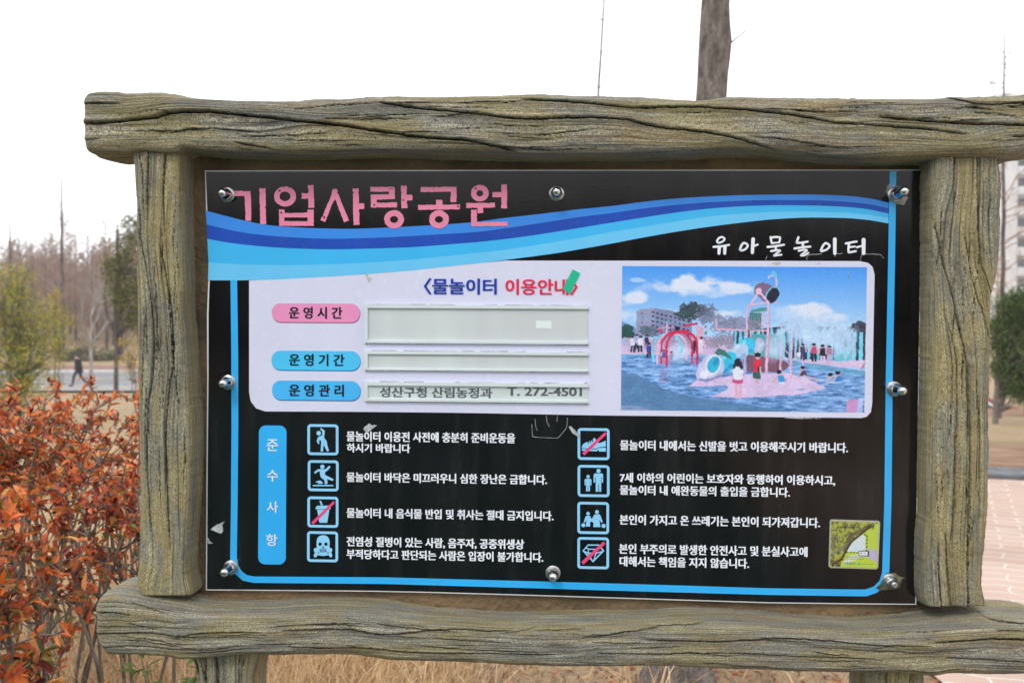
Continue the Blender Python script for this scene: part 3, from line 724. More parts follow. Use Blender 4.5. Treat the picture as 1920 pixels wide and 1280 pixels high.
# ---- pictograms
def T8(p): return [(570 + x / 4.413, 780 + y / 4.413) for x, y in p]
def T9(p): return [(1060 + x / 4.267, 780 + y / 4.267) for x, y in p]
frames = [(576.3,794.7,634.6,852.5),(577,862,635,920),(576.3,930,634.6,988),(575.7,995,634,1052.5),(1083,802,1143,861.5),(1083,871,1143,930.7),(1082.5,940,1142,1000),(1082.5,1006,1142,1065.5)]
signs = [
 ([(T8(ell(122,140,19,19,14)),), (T8([(140,97),(172,120),(167,180),(188,205),(193,240),(207,285),(190,292),(168,245),(160,240),(158,290),(138,291),(140,235),(143,215),(138,195),(122,205),(125,215),(130,222),(120,232),(105,208),(112,180),(128,165),(150,160),(152,125),(133,108)]),)], [], []),
 ([(T8(ell(152,417,18,18,14)),), (T8([(83,462),(110,440),(135,436),(172,438),(188,428),(208,408),(220,420),(195,448),(175,462),(175,485),(245,520),(237,535),(190,518),(195,540),(192,560),(172,560),(170,530),(140,505),(132,480),(132,456),(115,458),(92,475)]),), (T8([(92,545),(110,535),(135,530),(158,550),(150,558),(115,558),(118,548)]),), (T8([(73,567),(243,567),(243,578),(73,578)]),)], [], []),
 ([(T8([(127,700),(140,697),(156,735),(142,738)]),), (T8([(105,740),(210,738),(212,752),(220,752),(220,768),(96,768),(96,752),(104,752)]),), (T8([(108,772),(210,772),(192,880),(127,880)]),)], [], [T8([(60,878),(243,700),(258,715),(77,895)])]),
 ([(T8([(104,1090),(104,1030),(112,1005),(130,988),(158,982),(186,988),(204,1005),(212,1030),(212,1090),(222,1088),(233,1095),(235,1105),(226,1125),(235,1150),(228,1165),(215,1165),(205,1148),(188,1150),(158,1155),(128,1150),(110,1148),(102,1165),(85,1165),(80,1150),(90,1128),(80,1108),(84,1092),(95,1088)]),)],
  [T8(ell(133,1056,14,14,12)), T8(ell(181,1056,14,14,12)), T8([(158,1070),(149,1090),(167,1090)])] + [T8([(130 + 15 * i, y), (139 + 15 * i, y), (139 + 15 * i, y + 11), (130 + 15 * i, y + 11)]) for i in range(4) for y in (1097, 1112)] + [T8([(112,1122),(128,1130),(112,1134)]), T8([(204,1122),(188,1130),(204,1134)])], []),
 ([(T9([(132,245),(140,225),(165,208),(180,205),(215,192),(232,172),(242,180),(245,205),(275,215),(322,195),(325,240),(300,245),(270,247),(250,258),(200,258),(132,255)]),), (T9([(130,262),(250,264),(268,254),(324,250),(324,282),(270,282),(268,268),(250,280),(135,276)]),)], [T9([(176,206),(184,202),(192,216),(186,220)]), T9([(194,199),(202,196),(208,210),(202,213)]), T9([(212,192),(219,188),(224,203),(218,206)])], [T9([(135,295),(318,125),(332,142),(152,313)])]),
 ([(T9(ell(182,482,14,14,14)),), (T9([(160,500),(203,500),(209,510),(209,552),(200,552),(200,520),(197,520),(197,600),(184,600),(183,555),(180,555),(180,600),(166,600),(166,520),(163,520),(163,552),(154,552),(154,510)]),), (T9(ell(266,437,17,17,14)),), (T9([(234,457),(297,457),(302,470),(302,530),(291,530),(291,487),(287,487),(287,603),(269,603),(268,545),(264,545),(264,603),(243,603),(243,487),(238,487),(238,530),(226,530),(226,470)]),)], [], []),
 ([(T9(ell(182,777,14,14,14)),), (T9(ell(253,765,16,16,14)),), (T9([(168,795),(198,795),(206,815),(213,820),(232,785),(272,783),(282,795),(299,845),(290,852),(272,825),(281,885),(223,885),(226,850),(218,846),(208,840),(197,850),(200,880),(163,882),(170,830),(155,852),(147,845),(160,805)]),), (T9(ell(144,870,16,16,14)),), (T9(ell(306,876,17,17,14)),)], [], []),
 ([(T9([(136,1075),(180,1024),(268,1024),(312,1075),(222,1168)]), T9([(150,1072),(184,1034),(264,1034),(297,1075),(222,1153)]))] + [], [], [T9([(125,1165),(305,1000),(322,1018),(145,1185)])]),
]
for (x0, y0, x1, y1), (blue, dark, pink) in zip(frames, signs):
    fl = Flat().poly(tilt(rrect(x0, y0, x1, y1, 6.5, 5), x0), Y0 - .0006, [tilt(rrect(x0 + 4.9, y0 + 4.9, x1 - 4.9, y1 - 4.9, 2.0, 3), x0)])
    for i, g_ in enumerate(blue): fl.poly(g_[0], Y0 - .0006 - 2e-5 * i, g_[1:])
    if (x0, y0) == (1082.5, 1006):
        for i, (p, w) in enumerate((([(162,1052),(188,1062),(256,1062),(286,1050)], 9), ([(142,1076),(180,1092),(246,1094),(304,1078)], 9), ([(188,1062),(180,1092),(220,1160)], 8), ([(256,1062),(246,1094),(224,1160)], 8))):
            fl.ribbon(T9(p), w / 4.267, Y0 - .00062 - 2e-5 * i, 2)
    SUB(fl, "pictogram", M_ICON)
    if dark:
        f2 = Flat()
        for p in dark: f2.poly(p, Y0 - .0009)
        SUB(f2, "pictogram_cutout", M_BLACK)
    if pink: SUB(Flat().poly(pink[0], Y0 - .0012), "prohibition_bar", M_SLASH)

# ---- scuffs, torn tape and cracks in the film
for p in ([(681,803),(693,793),(697,797),(707,796),(698,804),(690,810),(684,809)], [(394,992),(405,984),(421,977),(417,984),(419,995),(414,1000),(404,996)], [(389,1007),(393,1012),(399,1018),(392,1019),(388,1015)], [(1066,800),(1071,799),(1080,808),(1089,817),(1085,819),(1074,812)]):
    SUB(Flat().poly(rough(p, 2.5, .7), Y0 - .0018), "scuff", M_SCUFF)
for pts in ([(997,795),(998,818),(1010,820),(1046,821),(1062,803),(1064,783)], [(1003,785),(1004,796),(1007,806)], [(1024,780),(1026,792),(1030,800)], [(1045,780),(1044,790)], [(1592,523),(1590,510),(1592,521)], [(1613,487),(1616,477),(1625,476),(1650,477),(1657,484)], [(1436,487),(1438,480)], [(1513,487),(1512,483),(1516,478),(1540,476)], [(1565,481),(1567,476),(1580,475)]):
    q = np.array(pts, float); t = np.arange(len(q)); tt = np.linspace(0, len(q) - 1, len(q) * 5)
    q = np.stack([np.interp(tt, t, q[:, 0]), np.interp(tt, t, q[:, 1])], 1) + RNG.normal(0, .35, (len(tt), 2))
    SUB(Flat().ribbon(q, 0.75, Y0 - .0018, 2), "film_crack", M_SCUFF)
M_STAIN = noise_mat("dirt_stain", (0.36, 0.36, 0.30), (0.62, 0.62, 0.66), 200, 0.8)
for p in ([(1446,494),(1455,491),(1466,493),(1460,497),(1450,497)], [(1528,494),(1540,493),(1536,496)], [(683,512),(690,516),(698,523),(692,531),(688,522)], [(1470,783),(1500,782),(1540,784),(1500,785)]):
    SUB(Flat().poly(rough(p, 2, .6), Y0 - .0006), "stain", M_STAIN)
SUB(Flat().poly([(1074,505),(1088,512),(1080,528),(1068,551),(1055.5,542),(1064,524)], Y0 - .0020), "green_tape", M_TAPE)

# ---- the three plastic slot frames
M_SLOT = print_mat("slot_plastic", (214, 224, 228), 0.35); M_CARD = noise_mat("slot_card", tuple(lin((200, 204, 208))), tuple(lin((208, 217, 218))), 4, 0.3, 0, 3, stretch=(3, 1, .4))
M_CARD2 = print_mat("paper_strip", (202, 214, 214), 0.5); M_GRIME = noise_mat("slot_grime", (0.10, 0.085, 0.06), (0.55, 0.53, 0.5), 90, 0.9)
def slot(y0, y1, yi0, yi1, text=None):
    x0, x1 = 684, 1103
    fr = empty_part = None
    def P(x, y): return tilt([(x, y)], x0)[0]
    ya, yb = Y0 - .0004, Y0 - .0060
    V, F = [], []
    def box(xa, yt, xb, ybm, yf):
        q = L(*np.array([P(xa, yt), P(xb, yt), P(xb, ybm), P(xa, ybm)]).T, -0.008)
        b = len(V)
        V.extend([(p[0], yf, p[2]) for p in q]); V.extend([(p[0], ya, p[2]) for p in q])
        F.extend([(b, b + 3, b + 2, b + 1), (b + 4, b + 5, b + 6, b + 7)] + [(b + i, b + (i + 1) % 4, b + 4 + (i + 1) % 4, b + 4 + i) for i in range(4)])
    box(x0, y0, x1, yi0 - 1.2, yb); box(x0, yi1 + 1.2, x1, y1, yb)          # rails
    box(x0, yi0 - 1.2, x0 + 6, yi1 + 1.2, yb - .0004)
    box(x0 + .5, yi0 - 1.2, x1, yi0, yb + .0028); box(x0 + .5, yi1, x1, yi1 + 1.2, yb + .0028)   # stepped lips
    f = Flat().poly([P(x0 + 5.6, yi0 - .6), P(x1 - 1, yi0 - .6), P(x1 - 1, yi1 + .6), P(x0 + 5.6, yi1 + .6)], Y0 - .0016)
    f.build("slot_card", M_CARD2 if text else M_CARD, panel)
    g = Flat(); rr = random.Random(int(y0))
    for yy, lo in ((y0 - .4, -1), (y1 + .3, 1)):
        x = x0 + rr.uniform(2, 20)
        while x < x1 - 8:
            w = rr.uniform(6, 60); x2 = min(x + w, x1 - 2)
            if rr.random() < (.75 if lo < 0 else .5): g.poly(tilt([(x, yy), (x2, yy), (x2, yy + lo * rr.uniform(.3, .9)), (x, yy + lo * rr.uniform(.3, 1.0))], x0), Y0 - .0008)
            x = x2 + rr.uniform(1, 14)
    for xx, yy in ((x0 + 3, y1 + 1.2), (x1 - 3, y1 + 1.2), (x1 - 4, y0 - 1)):
        g.poly(tilt(ell(xx, yy, 1.8, 1.2, 7), x0), Y0 - .0010)
    nf = len(F); b = len(V); V.extend(g.V); F.extend(tuple(b + i for i in f) for f in g.F)
    o = link("slot_frame", np_mesh("slot_frame", V, F), [M_SLOT, M_GRIME], panel)
    o.data.polygons.foreach_set("material_index", [0] * nf + [1] * (len(F) - nf))
    return P
slot(571, 642.5, 578.3, 636.3)
SUB(Flat().poly(tilt(rough([(1005,600.5),(1034,601),(1034,616),(1005,615)], 4, .4), 1005), Y0 - .0020), "paper_scrap", print_mat("paper_scrap_white", (226, 236, 236), .6))
slot(657.5, 693.3, 664.3, 689)
slot(715.3, 751.2, 723, 745.5, True)
letters("slot_lettering", "성산구청 산림농정과", 712, 923, 725, 744.5, M_GREYT, panel, Y0 - .0020, 0.04)
letters("slot_lettering", "T. 272-4501", 951, 1091, 725, 741.5, M_GREYT, panel, Y0 - .0020, 0.05)

# ---- printed photograph of the splash park (a flat print)
class Canvas:
    def __init__(s, w, h, ss=2):
        s.w, s.h, s.ss = w * ss, h * ss, ss
        s.yy, s.xx = np.mgrid[0:s.h, 0:s.w].astype(float)
        s.X = 103 + (s.xx + .5) / s.w * 1762; s.Y = 74 + (s.yy + .5) / s.h * 1040
        s.c = np.zeros((s.h, s.w, 3))
    def blend(s, m, col, a=1.0, box=None):
        col = np.asarray(col, float)
        i0, i1, j0, j1 = box or (0, s.h, 0, s.w)
        if box is None and col.ndim == 1:
            r = np.flatnonzero(m.any(1)); c = np.flatnonzero(m.any(0))
            if not len(r): return
            i0, i1, j0, j1 = r[0], r[-1] + 1, c[0], c[-1] + 1
            m = m[i0:i1, j0:j1]
        m = (m * a)[..., None]
        s.c[i0:i1, j0:j1] = s.c[i0:i1, j0:j1] * (1 - m) + col * m
    def bx(s, x0, x1, y0, y1):
        j0, j1 = np.searchsorted(s.X[0], [x0, x1]); i0, i1 = np.searchsorted(s.Y[:, 0], [y0, y1])
        return int(i0), int(i1), int(j0), int(j1)
    def _in(s, pts):
        p = np.asarray(pts, float)
        b = s.bx(p[:, 0].min(), p[:, 0].max(), p[:, 1].min(), p[:, 1].max())
        X, Y = s.X[b[0]:b[1], b[2]:b[3]], s.Y[b[0]:b[1], b[2]:b[3]]; r = np.zeros(X.shape, bool)
        for k in range(len(p)):
            (xa, ya), (xb, yb) = p[k], p[(k + 1) % len(p)]
            if ya == yb: continue
            r ^= ((ya > Y) != (yb > Y)) & (X < (xb - xa) * (Y - ya) / (yb - ya) + xa)
        return r.astype(float), b
    def pmask(s, pts):
        m = np.zeros(s.X.shape); r, b = s._in(pts)
        m[b[0]:b[1], b[2]:b[3]] = r
        return m
    def poly(s, pts, col, a=1.0):
        r, b = s._in(pts); s.blend(r, col, a, b)
    def ell(s, cx, cy, rx, ry, col, a=1.0, soft=0.0, ang=0.0):
        R = max(rx, ry); b = s.bx(cx - R, cx + R, cy - R, cy + R)
        dx, dy = s.X[b[0]:b[1], b[2]:b[3]] - cx, s.Y[b[0]:b[1], b[2]:b[3]] - cy; q = math.radians(ang)
        u, v = dx * math.cos(q) + dy * math.sin(q), -dx * math.sin(q) + dy * math.cos(q)
        d = np.sqrt((u / rx) ** 2 + (v / ry) ** 2)
        s.blend((d < 1).astype(float) if soft == 0 else np.clip((1 - d) / soft, 0, 1), col, a, b)
    def line(s, pts, w, col, a=1.0, smooth=True):
        p = np.asarray(pts, float)
        if smooth and len(p) > 2:
            t = np.r_[0, np.cumsum(np.hypot(*np.diff(p, axis=0).T))]; tt = np.linspace(0, t[-1], len(p) * 5)
            p = np.stack([spl(np.stack([t, p[:, 0]], 1), tt), spl(np.stack([t, p[:, 1]], 1), tt)], 1)
        b = s.bx(p[:, 0].min() - w, p[:, 0].max() + w, p[:, 1].min() - w, p[:, 1].max() + w)
        X, Y = s.X[b[0]:b[1], b[2]:b[3]], s.Y[b[0]:b[1], b[2]:b[3]]; dd = np.full(X.shape, 1e9)
        for (xa, ya), (xb, yb) in zip(p[:-1], p[1:]):
            l2 = (xb - xa) ** 2 + (yb - ya) ** 2 + 1e-9
            t = np.clip(((X - xa) * (xb - xa) + (Y - ya) * (yb - ya)) / l2, 0, 1)
            dd = np.minimum(dd, np.hypot(X - xa - t * (xb - xa), Y - ya - t * (yb - ya)))
        s.blend((dd < w / 2).astype(float), col, a, b)
    def out(s):
        return s.c.reshape(s.h // s.ss, s.ss, s.w // s.ss, s.ss, 3).mean((1, 3))
cv = Canvas(490, 290)
X, Y = cv.X, cv.Y
g = np.clip((Y - 74) / 400, 0, 1)[..., None]
cv.c = (1 - g) * np.array([80, 158, 238]) + g * np.array([178, 218, 252])
cl = fbm(X / 110, Y / 60, 3, 5)
def cloud(cx, cy, rx, ry, a=1, col=(236, 242, 253)):
    d = np.sqrt(((X - cx) / rx) ** 2 + ((Y - cy) / ry) ** 2)
    cv.blend(np.clip((1.0 - d + (cl - .5) * 1.5) * 2.2, 0, 1), col, a)
cloud(640, 205, 300, 75); cloud(880, 225, 190, 65, .95); cloud(420, 235, 200, 40, .7); cloud(760, 265, 330, 35, .55, (215, 230, 250)); cloud(190, 310, 170, 60, .95); cloud(215, 175, 70, 18, .6); cloud(1430, 385, 240, 55, .95); cloud(1520, 440, 270, 60, .8); cloud(880, 410, 120, 40, .8); cloud(300, 430, 220, 60, .6)
cv.poly([(95,470),(140,490),(205,520),(205,620),(95,620)], (120, 150, 190)); sp = fbm(X / 14, Y / 11, 9, 4); sp30 = (fbm(X / 30, Y / 26, 5, 4) - .5) * 1.1
def clump(cx, cy, rx, ry, c1, c2, a=1, dens=.5):
    d = np.sqrt(((X - cx) / rx) ** 2 + ((Y - cy) / ry) ** 2)
    m = ((d + sp30) < 1) & (sp > dens - (1 - np.clip(d, 0, 1)) * .35)
    cv.blend(m.astype(float), np.asarray(c1) * (1 - sp[..., None]) + np.asarray(c2) * sp[..., None], a)
cv.poly([(208,400),(250,378),(208,580)], (150, 155, 180)); cv.poly([(208,402),(250,380),(335,374),(335,580),(208,580)], (158, 160, 182)); cv.poly([(335,374),(470,395),(610,470),(610,585),(335,580)], (136, 140, 166))
for r in range(5):
    for q in range(9):
        x = 318 + q * 32; y = 396 + r * 32 + q * 8.0
        cv.poly([(x, y), (x + 17, y + 3), (x + 17, y + 17), (x, y + 14)], (58, 62, 84))
    cv.poly([(245, 410 + r * 32), (256, 410 + r * 32), (256, 419 + r * 32), (245, 419 + r * 32)], (70, 74, 96))
cv.blend(cv.pmask([(208,435),(600,485),(600,495),(208,447)]), (120, 190, 205), .45)
clump(140, 560, 60, 70, (25, 60, 50), (60, 100, 80), 1, .35)
clump(600, 395, 120, 62, (28, 42, 40), (80, 100, 92), 1, .34); clump(720, 420, 90, 80, (60, 66, 76), (150, 150, 168), .8, .5); clump(290, 545, 60, 45, (60, 80, 80), (120, 130, 140), .9, .45)
for cx in (820, 900, 970): clump(cx, 490, 90, 70, (80, 90, 100), (190, 190, 215), .85, .5)
cv.poly([(97,600),(1865,600),(1865,760),(97,720)], (212, 190, 216)); clump(620, 620, 330, 45, (120, 105, 125), (215, 195, 215), .9, .42); clump(900, 600, 150, 60, (90, 100, 105), (200, 185, 205), .9, .45); clump(130, 620, 60, 30, (150, 160, 185), (215, 215, 235), .9, .3)
cv.poly([(540,500),(640,476),(650,490),(555,512)], (200, 50, 80)); cv.poly([(640,500),(690,500),(690,600),(645,600)], (225, 180, 195))
cv.poly([(910,530),(1300,500),(1860,500),(1860,740),(1340,735),(910,620)], (52, 56, 68)); rr = random.Random(3)
x = 915
while x < 1850:
    w = rr.uniform(12, 30); cv.poly([(x, 515 + rr.uniform(-10, 25)), (x + w, 515), (x + w, 745), (x, 745)], (rr.randint(110, 140), rr.randint(196, 214), rr.randint(218, 232))); x += w + rr.uniform(6, 26)
cv.poly([(1640,640),(1760,640),(1760,750),(1640,750)], (110, 190, 200)); clump(1810, 500, 70, 40, (30, 34, 36), (90, 90, 95), 1, .35)
cv.poly([(1340,725),(1600,750),(1865,735),(1865,800),(1560,775),(1340,745)], (224, 200, 226)); cv.poly([(97,690),(330,690),(660,680),(660,720),(97,715)], (222, 196, 218))
# water
rip = fbm(X / 60, Y / 9, 17, 4); wm = cv.pmask([(95,712),(330,712),(660,720),(1000,720),(1340,745),(1560,775),(1865,815),(1865,1130),(90,1130)])
wc = np.array([96, 140, 188]) * (1 - rip[..., None]) + np.array([150, 190, 232]) * rip[..., None]; wc = np.where((rip > .62)[..., None], wc + 28, wc); wc = np.where((rip < .36)[..., None], wc - 38, wc)
cv.blend(wm, wc)
cv.blend(cv.pmask([(95,835),(230,860),(340,920),(480,980),(700,1020),(1000,1060),(1300,1100),(1400,1130),(90,1130)]), np.array([88, 128, 160]) * (.92 + .16 * fbm(X / 40, Y / 10, 4, 4)[..., None]), .9)
cv.blend(cv.pmask([(95,1075),(250,1085),(340,1110),(95,1112)]), (160, 165, 195), .6)
cv.poly([(95,710),(520,706),(750,712),(750,722),(95,722)], (110, 190, 215), .8); cv.poly([(1340,745),(1560,775),(1865,815),(1865,850),(1500,805),(1340,770)], (110, 172, 200), .8)
isl = np.array([226, 204, 230]) * (.95 + .1 * fbm(X / 25, Y / 10, 6, 3)[..., None])
cv.blend(cv.pmask([(590,940),(655,885),(800,870),(1000,850),(1300,832),(1420,860),(1590,940),(1400,985),(1050,1010),(750,1012),(860,960),(876,940),(860,924),(700,932)]), isl); cv.ell(1400, 948, 30, 7, (140, 180, 200))
cv.poly([(1740,1018),(1812,1018),(1800,1125),(1728,1125)], (216, 160, 200)); cv.poly([(1815,1010),(1850,1005),(1846,1125),(1802,1125)], (190, 205, 240))
for q in range(14): cv.line([(360 + rr.uniform(0, 80), 815 + q * 8), (390 + rr.uniform(0, 60), 816 + q * 8)], 4, (160, 70, 110), .7)
cv.ell(520, 690, 90, 95, (205, 226, 246), .85, .6)
def fig(x, y, h, top, bot, skin=(226, 186, 190), hair=(30, 30, 38)):
    w = h * .17
    cv.line([(x - w * .4, y - h * .42), (x - w * .5, y)], w * .75, bot, 1, False); cv.line([(x + w * .4, y - h * .42), (x + w * .6, y)], w * .75, bot, 1, False)
    cv.poly([(x - w, y - h * .82), (x + w, y - h * .82), (x + w * .95, y - h * .4), (x - w * .95, y - h * .4)], top)
    cv.line([(x - w * 1.1, y - h * .8), (x - w * 1.35, y - h * .5)], w * .5, skin, 1, False); cv.line([(x + w * 1.1, y - h * .8), (x + w * 1.3, y - h * .5)], w * .5, skin, 1, False)
    cv.ell(x, y - h * .9, w * .68, h * .085, skin); cv.ell(x, y - h * .94, w * .72, h * .07, hair)
fig(184, 690, 112, (235, 238, 246), (60, 60, 76)); fig(212, 672, 108, (150, 190, 225), (40, 44, 60)); fig(238, 688, 112, (232, 236, 246), (38, 40, 58)); fig(284, 660, 90, (40, 54, 90), (60, 70, 100)); fig(300, 728, 104, (50, 80, 160), (36, 38, 60)); fig(634, 696, 110, (40, 42, 52), (40, 42, 52)); fig(674, 690, 110, (228, 226, 236), (224, 216, 230)); fig(708, 560, 56, (190, 220, 238), (90, 90, 110))
# arches
def arch(x0, x1, yb0, yb1, yt, w, col, a=1):
    xm = (x0 + x1) / 2; r = (x1 - x0) / 2
    P_ = [(x0, yb0), (x0, (yb0 + yt) / 2 + 20)] + [(xm - r * math.cos(q), yt + r * .95 * (1 - math.sin(q))) for q in np.linspace(.25, math.pi - .25, 9)] + [(x1, (yb1 + yt) / 2 + 20), (x1, yb1)]
    cv.line(P_, w, col, a)
arch(332, 540, 762, 690, 560, 14, (118, 214, 236)); arch(362, 570, 768, 748, 556, 14, (240, 196, 214)); arch(391, 612, 770, 765, 545, 16, (214, 46, 84)); fig(412, 770, 96, (60, 90, 160), (190, 140, 160)); fig(462, 765, 80, (150, 160, 190), (150, 150, 180)); arch(429, 650, 796, 775, 540, 17, (216, 40, 72))
cv.line([(372,520),(480,512)], 7, (236, 180, 196)); cv.line([(425,480),(425,560)], 9, (240, 190, 205)); cv.ell(382, 535, 12, 16, (210, 60, 90)); cv.ell(505, 520, 18, 16, (34, 34, 44))
# tower
PK = (242, 198, 216); PK2 = (214, 164, 186)
cv.poly([(1020,400),(1110,405),(1110,490),(1020,490)], (92, 142, 134)); 
for q in range(6): cv.line([(1026 + q * 16, 408), (1026 + q * 16, 488)], 4, (52, 88, 86), 1, False)
clump(1060, 500, 60, 45, (70, 80, 84), (190, 190, 205), 1, .35)
cv.poly([(1030,560),(1250,552),(1250,700),(1250,800),(1135,722),(1030,700)], (96, 172, 172))
for q in range(9): cv.line([(1050 + q * 24, 560), (1050 + q * 24, 720)], 4, (70, 140, 144), .7, False)
cv.poly([(1005,705),(1135,716),(1240,740),(1315,765),(1300,800),(1240,832),(1010,826)], (126, 86, 98))
for q in range(9): cv.line([(1020 + q * 26, 716), (1020 + q * 26, 826)], 4, (96, 62, 76), .8, False)
cv.ell(1195, 650, 75, 130, (226, 232, 246), .7, .7)
cv.poly([(1030,382),(1145,362),(1148,390),(1030,400)], (84, 150, 140))
for pts, w in (([(785,452),(789,520),(810,524),(1000,530)], 13), ([(1030,575),(1030,535),(1148,533)], 10), ([(1015,352),(1160,330)], 15), ([(1020,350),(1006,400),(1006,580)], 15), ([(1158,336),(1156,560),(1148,845)], 20), ([(1116,400),(1112,530)], 10), ([(1035,335),(1080,255)], 14), ([(1095,255),(1165,340)], 14), ([(1185,300),(1222,335)], 12), ([(1255,490),(1250,830)], 15), ([(1332,530),(1325,876)], 15), ([(1418,600),(1413,785)], 12), ([(995,690),(995,850)], 10), ([(1262,650),(1312,700)], 8), ([(1262,710),(1312,765)], 8)):
    cv.line(pts, w, PK2, 1, len(pts) > 2); cv.line([(x - w * .14, y) for x, y in pts], w * .6, PK, 1, len(pts) > 2)
for y in (425, 480, 570, 640, 720, 830): cv.line([(1138, y), (1172, y)], 7, (190, 170, 200), 1, False)
# tipping bucket
cv.poly([(1050,262),(1052,225),(1072,192),(1104,183),(1225,222),(1190,300),(1160,335),(1130,325)], (130, 104, 130))
for q in range(4): cv.line([(1075 + q * 8, 200 + q * 26), (1200 - q * 16, 232 + q * 26)], 4, (96, 74, 100), .7, False)
cv.line([(1052,262),(1052,226),(1072,194),(1104,185)], 9, (120, 214, 214)); cv.ell(1184, 277, 46, 66, (122, 216, 216), 1, 0, 32); cv.ell(1187, 279, 41, 60, (26, 30, 40), 1, 0, 32); cv.ell(1087, 248, 22, 24, PK); cv.line([(1087,250),(1042,330)], 12, PK, 1, False); cv.line([(1090,250),(1160,335)], 13, PK, 1, False)
cv.line([(1156,155),(1160,142),(1180,140),(1211,158),(1211,212)], 10, PK); cv.ell(1196, 130, 16, 30, (120, 200, 230), 1, 0, -40)
# slide
cv.ell(1092, 640, 36, 58, (196, 204, 226), .95, 0, 10); cv.ell(1092, 640, 24, 44, (222, 228, 242), .8, .5, 10)
def tube(p0, p1, w, col, hi, lo_):
    cv.line([p0, p1], w, col, 1, False); dx, dy = p1[0] - p0[0], p1[1] - p0[1]; l_n = math.hypot(dx, dy); nx_, ny_ = -dy / l_n, dx / l_n
    if ny_ > 0: nx_, ny_ = -nx_, -ny_
    for f_, ww, cc, aa in ((.30, .22, hi, .8), (-.36, .22, lo_, .75)): cv.line([(p0[0] + nx_ * w * f_, p0[1] + ny_ * w * f_), (p1[0] + nx_ * w * f_, p1[1] + ny_ * w * f_)], w * ww, cc, aa, False)
tube((1010, 640), (985, 660), 112, (70, 198, 230), (150, 230, 244), (40, 150, 190))
tube((965, 675), (905, 722), 108, (186, 214, 234), (226, 240, 248), (140, 176, 208))
tube((880, 745), (815, 800), 118, (62, 196, 226), (140, 228, 242), (36, 146, 184))
cv.poly([(772,690),(800,660),(850,675),(890,720),(905,745),(850,715),(790,708)], (64, 118, 100))
cv.poly([(636,850),(658,788),(716,714),(790,708),(838,745),(848,800),(832,862),(722,908),(658,892)], (206, 206, 230)); cv.poly([(660,880),(740,880),(836,840),(832,862),(722,908),(658,892)], (150, 150, 190))
cv.ell(762, 782, 58, 78, (232, 234, 246), 1, 0, 18); cv.ell(768, 778, 40, 62, (58, 178, 206), 1, 0, 18); cv.ell(784, 760, 24, 40, (34, 140, 176), .9, .6, 18); cv.ell(700, 852, 46, 34, (238, 238, 250), .9, .5)
# spray
sp26 = (fbm(X / 26, Y / 40, 23, 4) - .5) * .9
for cx, cy, rx, ry, a in ((1250, 400, 120, 60, .85), (1360, 470, 150, 100, 1), (1480, 540, 220, 130, 1), (1640, 560, 170, 150, .95), (1720, 610, 110, 150, .8), (1560, 600, 230, 90, .85), (1240, 640, 60, 120, .6)):
    d = np.sqrt(((X - cx) / rx) ** 2 + ((Y - cy) / ry) ** 2) + sp26
    cv.blend(np.clip((1 - d) * 1.8, 0, 1), (196, 224, 248), a)
fig(1382, 755, 84, (236, 236, 244), (170, 200, 226)); fig(1408, 735, 110, (60, 66, 96), (60, 60, 84)); fig(1490, 742, 120, (190, 80, 110), (34, 34, 48)); fig(1552, 760, 130, (36, 36, 46), (226, 206, 222)); fig(1600, 745, 110, (170, 130, 160), (200, 180, 200))
# children
cv.line([(932,905),(936,1008)], 22, (228, 180, 196), 1, False); cv.line([(964,905),(962,1012)], 20, (228, 180, 196), 1, False); cv.line([(912,800),(910,890)], 13, (228, 180, 196), 1, False); cv.line([(972,800),(974,890)], 13, (228, 180, 196), 1, False)
cv.poly([(908,880),(982,880),(984,908),(944,914),(904,906)], (214, 84, 130)); cv.poly([(918,786),(966,786),(984,820),(976,884),(912,884),(904,818)], (238, 240, 246)); cv.ell(944, 762, 28, 32, (34, 28, 34)); cv.ell(968, 785, 12, 28, (34, 28, 34), 1, 0, -15); cv.ell(918, 785, 10, 24, (34, 28, 34), 1, 0, 15); cv.ell(962, 745, 6, 6, (230, 110, 150))
cv.line([(1084,876),(1090,908)], 17, (228, 180, 190), 1, False); cv.poly([(1056,824),(1106,824),(1108,878),(1052,876)], (52, 92, 76)); cv.poly([(1066,742),(1104,742),(1114,780),(1108,828),(1058,828),(1060,770)], (220, 48, 62)); cv.poly([(1086,800),(1106,770),(1108,828),(1084,828)], (40, 40, 52)); cv.ell(1086, 716, 20, 24, (226, 180, 186)); cv.ell(1085, 706, 22, 18, (28, 26, 34)); cv.line([(1106,790),(1106,842)], 10, (226, 180, 186), 1, False)
cv.line([(1226,868),(1200,900)], 11, (226, 180, 186), 1, False); cv.line([(1280,870),(1298,895)], 10, (226, 180, 186), 1, False); cv.poly([(1240,893),(1282,890),(1280,916),(1242,918)], (222, 230, 244)); cv.poly([(1230,852),(1272,850),(1286,894),(1238,898)], (66, 160, 216)); cv.ell(1241, 832, 16, 17, (226, 182, 188)); cv.ell(1240, 828, 17, 14, (28, 28, 36))
for cx, cy, bc in ((1412, 800, (70, 60, 70)), (1612, 850, (150, 180, 220)), (1664, 835, (60, 130, 200))):
    cv.poly([(cx - 10, cy + 12), (cx + 14, cy + 10), (cx + 34, cy + 50), (cx - 24, cy + 58)], bc); cv.ell(cx, cy, 17, 18, (222, 180, 186)); cv.ell(cx, cy - 6, 18, 13, (28, 26, 34)); cv.line([(cx - 12, cy + 18), (cx - 30, cy + 50)], 9, (222, 180, 186), 1, False)
cv.line([(1425,855),(1520,880)], 16, (222, 190, 200), .9, False); cv.ell(1640, 900, 60, 10, (226, 236, 248), .7, .6); cv.ell(1540, 880, 40, 8, (226, 236, 248), .7, .6); cv.poly([(1846,760),(1862,740),(1858,790),(1820,815)], (190, 150, 165))
